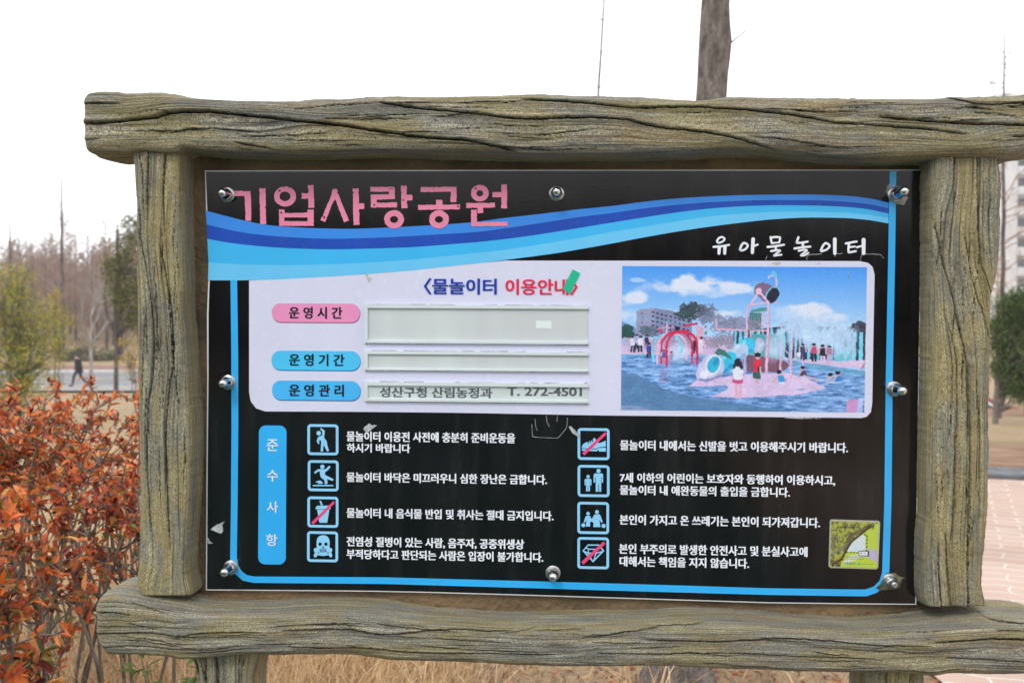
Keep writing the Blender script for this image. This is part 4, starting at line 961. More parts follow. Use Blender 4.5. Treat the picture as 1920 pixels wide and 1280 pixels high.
# the print is a little faded: grain and a blue-magenta cast
img = cv.out() + RNG.normal(0, 5.0, (290, 490, 1)) + RNG.normal(0, 2.5, (290, 490, 3))
gy_, gx_ = np.mgrid[0:290, 0:490].astype(float)
wx = (fbm(gx_ / 7, gy_ / 7, 61, 3) - .5) * 2.2; wy = (fbm(gx_ / 7, gy_ / 7, 65, 3) - .5) * 2.2
img = img[np.clip(gy_ + wy, 0, 289).astype(int), np.clip(gx_ + wx, 0, 489).astype(int)]
tex = fbm(gx_ / 3.2, gy_ / 3.2, 77, 3) - .5; tex2 = fbm(gx_ / 16, gy_ / 12, 78, 3) - .5
low_ = np.clip((gy_ - 85) / 40, 0, 1)
img = img * (1 + (.13 * tex * (.25 + .75 * low_) + .18 * tex2 * low_)[..., None])
lum = img.mean(2, keepdims=True); img = lum + (img - lum) * 1.12
img = np.clip(img * np.array([.90, .90, .90]) + np.array([14, 16, 30]), 0, 255)
q0 = np.array([(1166.8,498.7),(1625.7,500.8),(1620.7,773),(1164.2,768.3)], float)
def quad_grid(q, w, h, y):
    u = np.linspace(0, 1, w + 1)[None, :]; v = np.linspace(0, 1, h + 1)[:, None]
    P_ = ((1 - u) * (1 - v))[..., None] * q[0] + (u * (1 - v))[..., None] * q[1] + (u * v)[..., None] * q[2] + ((1 - u) * v)[..., None] * q[3]
    Wd = L(P_[..., 0], P_[..., 1], y)
    V = Wd.reshape(-1, 3)
    i = np.arange(h)[:, None] * (w + 1) + np.arange(w)[None]
    F = np.stack([i, i + w + 1, i + w + 2, i + 1], -1).reshape(-1, 4)
    return V, F
def print_mesh(name, q, img, y, mat, parent):
    h, w = img.shape[0] - 1, img.shape[1] - 1
    V, F = quad_grid(q, w, h, y)
    me = np_mesh(name, V, F)
    vcol(me, lin(img).reshape(-1, 3))
    return link(name, me, mat, parent)
print_mesh("printed_photo", q0, img, Y0 - .0006, attr_mat("photo_print", 0.25, 0.5), panel)

# ---- domed sticker
sv = Canvas(100, 100, 2)
SX = (sv.xx + .5) / sv.w * 1000; SY = (sv.yy + .5) / sv.h * 960          # sticker units: 0..1000 x 0..960
sv.X, sv.Y = SX, SY
sv.c[:] = (184, 206, 74)
sv.poly([(1000,620),(880,560),(740,580),(690,700),(1000,850)], (184, 178, 206)); sv.poly([(600,580),(760,520),(780,620),(660,660)], (196, 206, 160)); sv.poly([(250,960),(520,870),(790,760),(1000,860),(1000,960)], (186, 206, 60)); sv.poly([(270,860),(420,700),(760,690),(640,760),(430,860)], (206, 216, 190))
sv.poly([(480,360),(590,290),(680,270),(730,330),(740,560),(580,640),(310,640)], (206, 222, 228))
for q in range(5): sv.poly([(752, 290 + q * 75), (775, 270 + q * 75), (775, 310 + q * 75), (752, 330 + q * 75)], (18, 20, 18))
for q in range(4): sv.poly([(330 + q * 72, 650), (375 + q * 72, 632), (385 + q * 72, 645), (340 + q * 72, 668)], (18, 20, 18))
sv.poly([(700,265),(730,250),(742,275),(712,290)], (18, 20, 18))
sv.poly(rrect(598, 605, 820, 720, 22), (20, 26, 30)); sv.poly(rrect(612, 617, 790, 706, 8), (222, 230, 238)); sv.ell(655, 662, 20, 22, (90, 160, 230)); sv.ell(665, 655, 12, 14, (230, 120, 170))
sv.poly([(690,655),(760,650),(760,672),(690,672)], (190, 160, 210))
for yy in (745, 785):
    x = 262
    while x < 700:
        w = rr.uniform(8, 26); sv.poly([(x, yy - 9), (x + w, yy - 9), (x + w, yy + 9), (x, yy + 9)], (70, 76, 50), .8); x += w + rr.uniform(5, 14)
sv.ell(350, 875, 36, 30, (40, 140, 210)); sv.ell(340, 862, 18, 14, (240, 190, 200)); sv.ell(352, 880, 14, 10, (206, 220, 150)); sv.ell(615, 880, 28, 28, (30, 160, 110)); sv.ell(608, 870, 14, 12, (120, 210, 220))
x = 660
while x < 910: sv.poly([(x, 872), (x + 14, 872), (x + 14, 890), (x, 890)], (40, 130, 140), .8); x += 20
# mouldy left half and the tear
nz = fbm(SX / 60, SY / 60, 2, 5); tear = [(0,0),(1000,0),(960,40),(830,75),(735,180),(600,300),(480,400),(360,600),(300,720),(240,820),(220,960),(0,960)]
mm = sv.pmask(tear)
sv.blend(mm, np.array([172, 180, 66]) * (1 - nz[..., None]) + np.array([136, 144, 64]) * nz[..., None] + 8)
sv.blend(mm * (nz > .56), (110, 108, 84), .8)
for pts, w, c in (([(870,70),(760,100),(650,190),(520,240),(400,330),(330,520),(300,600)], 84, (96, 90, 66)), ([(820,90),(700,200),(560,320),(430,440),(340,600),(260,760),(200,830)], 46, (64, 44, 30)), ([(330,480),(180,620),(60,680)], 70, (126, 126, 104)), ([(250,800),(140,850),(60,900)], 60, (92, 62, 40))):
    sv.line(pts, w, c, .85)
sv.blend(mm * ((fbm(SX / 25, SY / 25, 8, 3) < .42) & (SY > 820)), (40, 42, 26), .9); sv.blend(mm * (fbm(SX / 30, SY / 30, 12, 4) < .36), (58, 56, 40), .6)
sticker_q = np.array([(1556.8,974),(1650,976.8),(1645.8,1066),(1554.2,1063.4)], float)
slab("sticker", [(1559.5,973.4),(1647.5,976),(1650.4,979),(1646.6,1063),(1643.5,1066.5),(1557,1064),(1553.8,1060.5),(1556.2,976.5)], Y0 - .0030, Y0 - .0004, print_mat("clear_dome_edge", (176, 178, 160), .15), panel)
print_mesh("sticker_print", np.array([(1559,976.3),(1647.8,979),(1643.8,1064),(1556.6,1061.2)]), np.clip(sv.out() + RNG.normal(0, 6, (100, 100, 1)), 0, 255), Y0 - .0034, attr_mat("sticker_gloss", .12, .6), panel)
letters("sticker_lettering", "어린이놀이시설 안전", 1569, 1613, 985, 990.5, M_INKD, panel, Y0 - .0037, 0)
letters("sticker_lettering", "시스템", 1627, 1638.5, 986, 991.5, M_INKD, panel, Y0 - .0037, 0)
letters("sticker_lettering", "창원시", 1592, 1605, 1053, 1058.5, print_mat("ink_teal", (36, 120, 150)), panel, Y0 - .0037, 0)

# ------------------------------------------------------------------ cap-nut bolts
def steel(name, c, rough):
    return noise_mat(name, tuple(c * .8 for c in c), c, 60, rough, 0.03, 4, metallic=1.0)
M_STEEL = steel("bright_steel", (0.72, 0.72, 0.74), 0.10); M_WASH = steel("washer_steel", (0.55, 0.55, 0.54), 0.28); M_DULL = steel("weathered_steel", (0.5, 0.5, 0.48), 0.35)
def lathe(prof, n=28, hexr=None):
    V, F = [], []
    for r, y in prof:
        for i in range(n):
            a = 2 * math.pi * i / n
            rr_ = r
            V.append((rr_ * math.cos(a), -y, rr_ * math.sin(a)))
    for k in range(len(prof) - 1):
        for i in range(n):
            j = (i + 1) % n
            F.append((k * n + i, (k + 1) * n + i, (k + 1) * n + j, k * n + j))
    F.append(tuple(range((len(prof) - 1) * n, len(prof) * n))[::-1])
    return V, F
def bolt(px, py, tip, seed, ring=2, broken=False):
    o = L(px, py, Y0); tip *= .92
    b = bpy.data.objects.new("bolt", None); b.empty_display_size = .02; COL.objects.link(b); b.parent = board
    b.location = (o[0], Y0 - .0012, o[2]); b.rotation_euler = (0, random.Random(seed).uniform(0, 1), 0)
    V, F = lathe([(.0035, 0), (.0134, 0), (.0138, .0006), (.0138, .0016), (.0132, .0022), (.0045, .0022)])
    w = link("washer", np_mesh("washer", V, F, True), M_WASH, b)
    for q in range(ring - 1):
        V, F = lathe([(.0035, .0022 + q * .004), (.0098, .0023 + q * .004), (.0104, .003 + q * .004), (.0100, .0058 + q * .004), (.0045, .0060 + q * .004)])
        link("washer", np_mesh("washer", V, F, True), M_DULL, b)
    h0 = .0022 + (ring - 1) * .004; h1 = h0 + .0085 if not broken else h0 + .006
    bm = bmesh.new()
    rr_ = .0114
    lo = [bm.verts.new((rr_ * math.cos(R_(60 * i)), -h0, rr_ * math.sin(R_(60 * i)))) for i in range(6)]
    hi = [bm.verts.new((rr_ * math.cos(R_(60 * i)), -h1, rr_ * math.sin(R_(60 * i)))) for i in range(6)]
    bm.faces.new(lo); bm.faces.new(hi[::-1])
    for i in range(6): bm.faces.new((lo[i], hi[i], hi[(i + 1) % 6], lo[(i + 1) % 6]))
    bmesh.ops.recalc_face_normals(bm, faces=bm.faces[:])
    bmesh.ops.bevel(bm, geom=bm.edges[:], offset=.0009, segments=2, affect='EDGES')
    me = bpy.data.meshes.new("hex_nut"); bm.to_mesh(me); bm.free()
    link("hex_nut", me, M_DULL if broken else M_STEEL, b, True)
    s0 = h1
    if broken:
        prof = [(.0066, s0), (.0066, tip - .006), (.0058, tip - .004), (.0030, tip - .002), (.0012, tip - .003)]
    else:
        rd = .0086
        prof = [(rd + .0004, s0), (rd, s0 + .001), (rd, tip - rd)] + [(rd * math.cos(q), tip - rd + rd * math.sin(q)) for q in np.linspace(.15, 1.5, 9)]
    V, F = lathe(prof)
    link("dome_cap", np_mesh("dome_cap", V, F, True), M_DULL if broken else M_STEEL, b)
    return b
for i, (px, py, tip, ring, br) in enumerate(((427, 365.5, .038, 1, 0), (1043.7, 363, .038, 1, 0), (1678, 365, .060, 3, 0), (428.5, 716.5, .040, 1, 0), (1676, 729, .056, 3, 0), (433, 1063, .046, 2, 0), (1037, 1073, .040, 2, 0), (1667.5, 1088.5, .036, 3, 1))):
    bolt(px, py, tip, i, ring, bool(br))
# torn clear tape round the right-hand bolts
mt, n_, l_, p_ = new_mat("clear_tape")
p_.inputs["Base Color"].default_value = (.75, .77, .72, 1); p_.inputs["Roughness"].default_value = .15; p_.inputs["Alpha"].default_value = .42
_t = N(n_, "ShaderNodeTexNoise"); _t.inputs["Scale"].default_value = 40; _r = ramp(n_, [(.4, (.45, .47, .36)), (.6, (.85, .87, .85))]); l_.new(_t.outputs[0], _r.inputs[0]); l_.new(_r.outputs[0], p_.inputs["Base Color"])
SUB(Flat().poly([(1665,345),(1690,351),(1702,370),(1696,384),(1680,383),(1668,370),(1661,360)], Y0 - .0011).poly([(1690,368),(1704,371),(1696,378),(1695,385),(1684,382)], Y0 - .006), "torn_tape", mt)
SUB(Flat().poly([(1664,716),(1674,714),(1690,722),(1688,741),(1672,742),(1664,734)], Y0 - .0011), "torn_tape", mt)
mt2 = noise_mat("mossy_torn_tape", (.05, .055, .03), (.30, .30, .18), 90, .8, .3)
SUB(Flat().poly(rough([(1661,1073),(1679,1074),(1684,1079),(1692,1082),(1702,1082.5),(1692,1084),(1688,1100),(1676,1104),(1650,1106),(1642,1102),(1652,1092)], 4, .6), Y0 - .0011), "torn_tape", mt2)

#BACKGROUND#
# ================================================================== the place
def sstep(a, b, x):
    t = np.clip((np.asarray(x, float) - a) / (b - a), 0, 1)
    return t * t * (3 - 2 * t)
def gz(x, y):
    """height of the ground"""
    x, y = np.asarray(x, float), np.asarray(y, float)
    z = -2.05 * np.clip((y - 9.5) / 36.5, 0, 1)
    z = z + 0.09 * np.clip(y - 83, 0, 42) + 0.03 * np.clip(y - 125, 0, 200)
    low = sstep(9, 13, x) * sstep(33.5, 39, y) * (1 - sstep(70, 84, y))
    z = z - 1.25 * low
    return z
def gnoise(x, y):
    off = 1 - sstep(8.5, 9.2, np.asarray(x) * 0 + np.asarray(y)) * 0
    return 0.05 * (fbm(np.asarray(x) * .9, np.asarray(y) * .9, 40, 3) - .5)

# ---- ground: one sheet
def graded(a, b, n, c, p=2.6):
    t = np.linspace(-1, 1, n); s_ = np.sign(t) * np.abs(t) ** p
    return np.where(s_ < 0, c + s_ * (c - a), c + s_ * (b - c))
gx = graded(-160, 170, 190, 0.0); gy = np.concatenate([np.linspace(-60, -15, 10), np.linspace(-14, 8, 60), np.linspace(8.3, 40, 80), np.linspace(41, 130, 70), np.linspace(135, 420, 24)])
GX, GY = np.meshgrid(gx, gy)
flatm = sstep(1.6, 1.9, GX) * (1 - sstep(9.2, 10.5, GY)) + sstep(45, 47, GY) * (1 - sstep(82, 84, GY))
GZ = gz(GX, GY) + gnoise(GX, GY) * (1 - np.clip(flatm, 0, 1)) + np.where(GY > 84, .5 * (fbm(GX * .12, GY * .12, 3, 3) - .5), 0) - 0.012 * np.clip(flatm, 0, 1)
ny, nx = GX.shape
ii = np.arange(ny - 1)[:, None] * nx + np.arange(nx - 1)[None]
me = np_mesh("ground", np.stack([GX, GY, GZ], -1).reshape(-1, 3), np.stack([ii, ii + 1, ii + nx + 1, ii + nx], -1).reshape(-1, 4), True)
soil = sstep(2, 5, GX) * (0.9 * sstep(9.4, 10.0, GY) * (1 - sstep(13.5, 17, GY)) + sstep(24, 29, GY) * (1 - sstep(38, 42, GY))) + .25 * sstep(-3, 1, GX) * (1 - sstep(12, 20, GY))
vfloat(me, np.clip(soil, 0, 1), "soil")
M_GROUND, n_, l_, p_ = new_mat("dry_ground")
tc = N(n_, "ShaderNodeTexCoord"); at = N(n_, "ShaderNodeAttribute"); at.attribute_name = "soil"
def gnode(sc, det=8, rgh=.6):
    t = N(n_, "ShaderNodeTexNoise"); t.inputs["Scale"].default_value = sc; t.inputs["Detail"].default_value = det; t.inputs["Roughness"].default_value = rgh
    l_.new(tc.outputs["Object"], t.inputs["Vector"]); return t.outputs[0]
ra = ramp(n_, [(.35, (.26, .185, .105)), (.65, (.46, .345, .215))]); l_.new(gnode(.9), ra.inputs[0])
rb = ramp(n_, [(.38, (.14, .095, .06)), (.5, (.40, .30, .18)), (.66, (.58, .46, .30))]); l_.new(gnode(26, 9, .7), rb.inputs[0])
c_ = mix(n_, l_, .55, ra.outputs[0], rb.outputs[0])
rc = ramp(n_, [(.35, (.18, .105, .07)), (.65, (.36, .235, .16))]); l_.new(gnode(1.7), rc.inputs[0])
c_ = mix(n_, l_, at.outputs["Fac"], c_, rc.outputs[0])
l_.new(c_, p_.inputs["Base Color"]); p_.inputs["Roughness"].default_value = .95; p_.inputs["Specular IOR Level"].default_value = .1
b_ = N(n_, "ShaderNodeBump"); b_.inputs["Strength"].default_value = .7; b_.inputs["Distance"].default_value = .03; l_.new(gnode(40, 8, .75), b_.inputs["Height"]); l_.new(b_.outputs[0], p_.inputs["Normal"])
tag(link("ground", me, M_GROUND), kind="structure")

def sheet(name, pts, mat, dz, zf=None):
    """flat paved sheet from an outline (x, y)"""
    tri = tessellate_polygon([[Vector((x, y, 0)) for x, y in pts]])
    V = [(x, y, (float(zf(x, y)) if zf else float(gz(x, y))) + dz) for x, y in pts]
    F = []
    for t in tri:
        (xa, ya), (xb, yb), (xc, yc) = (pts[i] for i in t)
        F.append(t if (xb - xa) * (yc - ya) - (yb - ya) * (xc - xa) > 0 else tuple(reversed(t)))
    return tag(link(name, np_mesh(name, V, F), mat), kind="structure")

# ---- brick plaza with its dark kerb, on the right
M_BRICK, n_, l_, p_ = new_mat("pink_interlocking_pavers")
tc = N(n_, "ShaderNodeTexCoord"); mp = N(n_, "ShaderNodeMapping"); mp.inputs["Rotation"].default_value = (0, 0, R_(24)); l_.new(tc.outputs["Object"], mp.inputs[0])
sx = N(n_, "ShaderNodeSeparateXYZ"); l_.new(mp.outputs[0], sx.inputs[0])
def wav(src, sc, amp):
    a = N(n_, "ShaderNodeMath", operation='MULTIPLY'); a.inputs[1].default_value = sc; l_.new(src, a.inputs[0])
    b = N(n_, "ShaderNodeMath", operation='PINGPONG'); b.inputs[1].default_value = 1.0; l_.new(a.outputs[0], b.inputs[0])
    c = N(n_, "ShaderNodeMath", operation='MULTIPLY'); c.inputs[1].default_value = amp; l_.new(b.outputs[0], c.inputs[0]); return c.outputs[0]
ax = N(n_, "ShaderNodeMath", operation='ADD'); l_.new(sx.outputs[0], ax.inputs[0]); l_.new(wav(sx.outputs[1], 14, .02), ax.inputs[1])
ay = N(n_, "ShaderNodeMath", operation='ADD'); l_.new(sx.outputs[1], ay.inputs[0]); l_.new(wav(sx.outputs[0], 8, .026), ay.inputs[1])
cb = N(n_, "ShaderNodeCombineXYZ"); l_.new(ax.outputs[0], cb.inputs[0]); l_.new(ay.outputs[0], cb.inputs[1])
bt = N(n_, "ShaderNodeTexBrick"); l_.new(cb.outputs[0], bt.inputs["Vector"])
bt.inputs["Scale"].default_value = 1; bt.inputs["Brick Width"].default_value = .30; bt.inputs["Row Height"].default_value = .15; bt.inputs["Mortar Size"].default_value = .0062; bt.inputs["Mortar Smooth"].default_value = .3
bt.inputs["Color1"].default_value = (.44, .30, .235, 1); bt.inputs["Color2"].default_value = (.50, .37, .305, 1); bt.inputs["Mortar"].default_value = (.61, .57, .52, 1)
tn = N(n_, "ShaderNodeTexNoise"); tn.inputs["Scale"].default_value = 1.3; tn.inputs["Detail"].default_value = 8; l_.new(tc.outputs["Object"], tn.inputs["Vector"])
rr1 = ramp(n_, [(.3, (.86, .84, .82)), (.7, (1.1, 1.1, 1.1))]); l_.new(tn.outputs[0], rr1.inputs[0])
l_.new(mix(n_, l_, 1, bt.outputs[0], rr1.outputs[0], 'MULTIPLY'), p_.inputs["Base Color"]); p_.inputs["Roughness"].default_value = .85
b_ = N(n_, "ShaderNodeBump"); b_.inputs["Strength"].default_value = .4; b_.inputs["Distance"].default_value = .006; b_.invert = True; l_.new(bt.outputs["Fac"], b_.inputs["Height"]); l_.new(b_.outputs[0], p_.inputs["Normal"])
rim = [(1.79, -6), (1.79, 6.2), (1.87, 7.3), (2.3, 8.5), (3.2, 9.55), (4.2, 9.72), (5.0, 9.42), (6.5, 8.7), (12, 6.2), (30, -2)]
sheet("brick_plaza", rim + [(30, -6)], M_BRICK, .012, lambda x, y: 0)
# kerb: a low dark stone band following the rim
M_KERB = noise_mat("dark_kerb_stone", (.085, .09, .10), (.16, .165, .175), 6, .8, .3)
kb = np.array(rim[2:-1], float); kt = np.gradient(kb, axis=0); kt /= np.linalg.norm(kt, axis=1)[:, None]; kn = np.stack([-kt[:, 1], kt[:, 0]], 1)
V, F = [], []
for (x, y), (nx_, ny_) in zip(kb, kn):
    for off, z in ((0, 0), (0, .05), (.10, .06), (.52, .06), (.54, 0)): V.append((x + nx_ * off, y + ny_ * off, z))
for k in range(len(kb) - 1):
    for j in range(4): F.append((k * 5 + j, (k + 1) * 5 + j, (k + 1) * 5 + j + 1, k * 5 + j + 1))
tag(link("kerb", np_mesh("kerb", V, F), M_KERB), kind="structure")

M_RUBBER = noise_mat("teal_rubber_paving", (.012, .070, .060), (.022, .100, .088), 60, .9, .3)
sheet("play_surface", [(-14, -16), (1.3, -16), (1.3, .6), (.5, 1.15), (-3, 1.2), (-14, .4)], M_RUBBER, .035, lambda x, y: 0)

# ---- road, pavements
M_ROAD = noise_mat("asphalt", (.16, .16, .17), (.235, .235, .245), 3, .85, .2)
M_PAVE = noise_mat("grey_pavement", (.26, .25, .24), (.36, .35, .33), 4, .9, .2)
M_RED = noise_mat("red_pavement", (.20, .10, .09), (.28, .15, .13), 4, .9, .2)
M_LINEW = noise_mat("road_paint", (.55, .55, .53), (.75, .74, .70), 5, .7); M_LINEY = noise_mat("road_paint_yellow", (.50, .40, .20), (.62, .50, .28), 5, .7)
Z0 = lambda x, y: -2.05
def band(name, y0, y1, mat, dz, x0=-150, x1=8.5): return sheet(name, [(x0, y0), (x1, y0), (x1, y1), (x0, y1)], mat, dz, Z0)
band("road", 56.5, 73.5, M_ROAD, .012); band("pavement", 51.5, 56.3, M_PAVE, .11)
band("far_pavement", 74.1, 82.5, M_RED, .12)
V, F = [], []
def slab3(name, x0, x1, y0, y1, z0, z1, mat):
    V = [(x, y, z) for z in (z0, z1) for x, y in ((x0, y0), (x1, y0), (x1, y1), (x0, y1))]
    F = [(4, 5, 6, 7), (0, 1, 5, 4), (1, 2, 6, 5), (2, 3, 7, 6), (3, 0, 4, 7)]
    return tag(link(name, np_mesh(name, V, F), mat), kind="structure")
slab3("kerb", -150, 8.5, 73.5, 74.1, -2.06, -1.91, M_LINEW); slab3("kerb", -150, 8.5, 56.3, 56.5, -2.06, -1.93, M_PAVE)
band("road_marking", 64.8, 65.0, M_LINEY, .016); band("road_marking", 65.3, 65.5, M_LINEY, .016); band("road_marking", 72.6, 72.8, M_LINEW, .016)
for k in range(16): band("road_marking", 60.4, 60.6, M_LINEW, .016, -90 + k * 6, -87 + k * 6)

# ------------------------------------------------------------------ plants
def norm(v): return v / (np.linalg.norm(v, axis=-1, keepdims=True) + 1e-9)
class Tubes:
    def __init__(s): s.V, s.F, s.n = [], [], 0
    def add(s, P, r, k=5):
        P = np.asarray(P, float); n = len(P); r = np.broadcast_to(r, (n,))
        t = norm(np.gradient(P, axis=0)); up = np.array([0, 0, 1.0]) if abs(t[0, 2]) < .9 else np.array([1.0, 0, 0])
        a = norm(np.cross(t, up)); b = np.cross(t, a)
        q = np.arange(k) * 2 * math.pi / k
        ring = P[:, None] + r[:, None, None] * (a[:, None] * np.cos(q)[None, :, None] + b[:, None] * np.sin(q)[None, :, None])
        s.V.append(ring.reshape(-1, 3))
        i = np.arange(n - 1)[:, None] * k; j = np.arange(k)[None]; j2 = (j + 1) % k
        s.F.append((np.stack([i + j, i + j2, i + k + j2, i + k + j], -1) + s.n).reshape(-1, 4)); s.n += n * k
    def mesh(s, name): return np_mesh(name, np.concatenate(s.V), np.concatenate(s.F), True)
class Leaves:
    def __init__(s): s.V, s.F, s.C, s.n = [], [], [], 0
    def add(s, P, D, Nn, ln, wd, col, fold=.25, droop=.15):
        """P base, D direction, Nn leaf normal (n,3); length, width (n,), colour (n,3): a folded pointed blade of 8 corners"""
        n = len(P); D = norm(D); S = norm(np.cross(D, Nn)); Nn = norm(np.cross(S, D))
        prof = ((0, 0, 0), (.28, .8, 0), (.58, 1, -.3 * droop), (1, 0, -droop))
        ln, wd = np.broadcast_to(ln, (n,)), np.broadcast_to(wd, (n,))
        def pt(t, side, dr): return P + D * (t * ln)[:, None] + S * (side * wd / 2)[:, None] + Nn * ((abs(side) * fold * wd / 2) + dr * ln)[:, None]
        pts = [pt(0, 0, 0), pt(.30, -.85, .0), pt(.30, 0, 0), pt(.30, .85, 0), pt(.64, -.8, -.2 * droop), pt(.64, 0, -.3 * droop), pt(.64, .8, -.2 * droop), pt(1, 0, -droop)]
        V = np.stack(pts, 1)
        f = np.array([(0, 2, 1, 1), (0, 3, 2, 2), (1, 2, 5, 4), (2, 3, 6, 5), (4, 5, 7, 7), (5, 6, 7, 7)])
        s.V.append(V.reshape(-1, 3)); s.F.append((np.arange(n)[:, None, None] * 8 + f[None] + s.n).reshape(-1, 4)); s.C.append(np.repeat(col, 8, 0)); s.n += n * 8
    def mesh(s, name):
        F = np.concatenate(s.F); V = np.concatenate(s.V)
        faces = [tuple(dict.fromkeys(f)) for f in F.tolist()]
        me = np_mesh(name, V, faces, False); vcol(me, np.concatenate(s.C)); return me
M_LEAF = attr_mat("leaf_blade", .42, .4, translucent=.28)
M_LEAFFAR = attr_mat("leaf_far", .6, .25, translucent=.3)
M_STEM = noise_mat("shrub_stem", (.10, .085, .07), (.24, .21, .18), 30, .85, .4, stretch=(1, 1, .3))
M_BARK = noise_mat("grey_brown_bark", (.12, .102, .092), (.27, .232, .21), 26, .95, 1.0, 12, lo=.36, hi=.66, stretch=(1.7, 1.7, .55), bscale=60)
M_BARKD = noise_mat("dark_bark", (.06, .050, .046), (.14, .115, .105), 6, .95, .5, stretch=(1, 1, .25)); M_BARKL = noise_mat("pale_bark", (.24, .22, .20), (.40, .37, .34), 6, .9, .3, stretch=(1, 1, .3))
M_TWIG = noise_mat("bare_twigs", (.31, .205, .155), (.44, .315, .25), 2, .9)
rng = np.random.default_rng(5)
def path(p0, p1, n, wob, sag=0):
    t = np.linspace(0, 1, n)[:, None]
    P = np.asarray(p0) * (1 - t) + np.asarray(p1) * t + rng.normal(0, wob, (n, 3)) * np.sin(t * math.pi)
    P[:, 2] += sag * np.sin(t[:, 0] * math.pi)
    return P

# ---- orange shrubs
PAL = np.array([lin(c) for c in ((226,124,62),(202,98,56),(164,76,52),(120,54,48),(98,40,38),(232,156,96),(196,146,78),(156,142,78),(118,122,66),(100,110,60))])
def shrub(label, x, y, h, spread, seed, nst, wts, ll=.05, dens=1.0, lean=(0, 0), low=4):
    global rng
    rng = np.random.default_rng(seed)
    root = empty("orange_shrub", (x, y, float(gz(x, y))))
    tag(root, label, "shrub", "orange and red leaved shrubs beside the board")
    tb, lv = Tubes(), Leaves(); P, D, Hh = [], [], []
    for k in range(nst):
        a = rng.uniform(0, 2 * math.pi); rr_ = spread * math.sqrt(rng.uniform(.05, 1)); hh = h * rng.uniform(.84, 1.0)
        p0 = np.array([math.cos(a) * .08, math.sin(a) * .08, -.02]) + rng.normal(0, .03, 3) * [1, 1, 0]
        p1 = np.array([math.cos(a) * rr_ + lean[0], math.sin(a) * rr_ * .8 + lean[1], hh])
        ax = path(p0, p1, 9, .022, .06); ax[:, :2] = p0[:2] + (ax[:, :2] - p0[:2]) * (np.linspace(0, 1, 9) ** .75)[:, None]
        tb.add(ax, np.linspace(.0075, .0026, 9), 6)
        tips = [(ax[-1], ax[-1] - ax[-2])]
        for q in range(int(12 * dens)):
            i = rng.integers(low, 9); b0 = ax[i]
            d = np.array([rng.normal(0, 1), rng.normal(0, 1), rng.uniform(.4, 1.3)]); d /= np.linalg.norm(d)
            bl = rng.uniform(.12, .34) * (1.1 - i / 16)
            br = path(b0, b0 + d * bl, 5, .010, .01); tb.add(br, np.linspace(.0034, .0016, 5), 4)
            tips.append((br[-1], br[-1] - br[-2])); tips.append((br[3], br[3] - br[2]))
            if rng.random() < .6:
                d2 = norm(d + rng.normal(0, .6, 3)); b2 = path(br[2], br[2] + d2 * bl * .6, 4, .006); tb.add(b2, np.linspace(.0026, .0015, 4), 4); tips.append((b2[-1], b2[-1] - b2[-2]))
        for tp, dr in tips:
            m = rng.integers(5, 10)
            ang = rng.uniform(0, 2 * math.pi, m); up = norm(dr)
            u = norm(np.cross(up, [0.3, .2, 1.0])); v = np.cross(up, u)
            dd = u * np.cos(ang)[:, None] + v * np.sin(ang)[:, None] + up * rng.uniform(.1, 1.3, m)[:, None]
            P.append(tp - up * rng.uniform(0, .07, m)[:, None]); D.append(dd); Hh.append(np.full(m, tp[2] / h) + rng.normal(0, .03))
    P, D, Hh = np.concatenate(P), np.concatenate(D), np.concatenate(Hh)
    n = len(P)
    w = np.array(wts, float)[None] * np.ones((n, 1))
    w[:, :2] *= (0.4 + 1.6 * np.clip(Hh, 0, 1))[:, None]; w[:, 5] *= np.clip(Hh * 3 - 1.4, .1, 2); w[:, 7:] *= np.clip(1.7 - 1.4 * Hh, .2, 2)[:, None]
    w /= w.sum(1, keepdims=True); pick = (w.cumsum(1) > rng.random((n, 1))).argmax(1)
    col = PAL[pick] * rng.uniform(.6, 1.2, (n, 1))
    Nn = norm(np.array([0, 0, 1.0]) + rng.normal(0, .6, (n, 3)))
    lv.add(P, D, Nn, rng.uniform(.5, 1.2, n) * ll, rng.uniform(.75, 1.15, n) * ll * .40, col, .5, rng.uniform(.05, .5))
    link("stems", tb.mesh("stems"), M_STEM, root)
    link("leaves", lv.mesh("leaves"), M_LEAF, root)
    return root
W_OR = [2.3, 1.9, 1.5, 1.1, .7, 1.4, 1.6, 1.9, 1.5, 1.1]; W_RED = [1.7, 1.8, 2.0, 2.0, 1.3, .8, 1.1, 1.3, 1.0, .8]; W_GRN = [1.6, 1.2, .8, .5, .3, .8, 1.4, 1.8, 1.6, .9]
def at_px(px, Y): return W(px, 640, Y).x
shrub("large orange and green shrub at the left edge with bare stems in dry grass", at_px(-70, 2.6), 2.6, 1.0, .30, 101, 8, W_GRN, .050, .6, low=4)
shrub("low green-tinged orange shrub nearest the lower left corner", at_px(15, 2.5), 2.5, .58, .14, 102, 3, W_GRN, .052, .5, low=4)
shrub("dark red leaved shrub close behind the left post", at_px(232, 3.05), 3.05, 1.0, .30, 103, 8, W_RED, .038, .7, low=5)
shrub("orange topped shrub standing under the walking person", at_px(140, 3.6), 3.6, 1.17, .42, 104, 12, W_OR, .038, .62, low=6)
shrub("tall bright orange shrub in front of the yellow-green tree", at_px(15, 3.75), 3.75, 1.22, .46, 105, 14, W_OR, .038, .62, low=6)
shrub("orange and red shrub showing between the left post and the road", at_px(235, 4.0), 4.0, 1.19, .42, 106, 12, W_OR, .038, .62, low=6)
shrub("red orange shrub in the middle of the left group above the grass", at_px(80, 3.05), 3.05, .96, .38, 107, 10, W_RED, .038, .7, low=5)

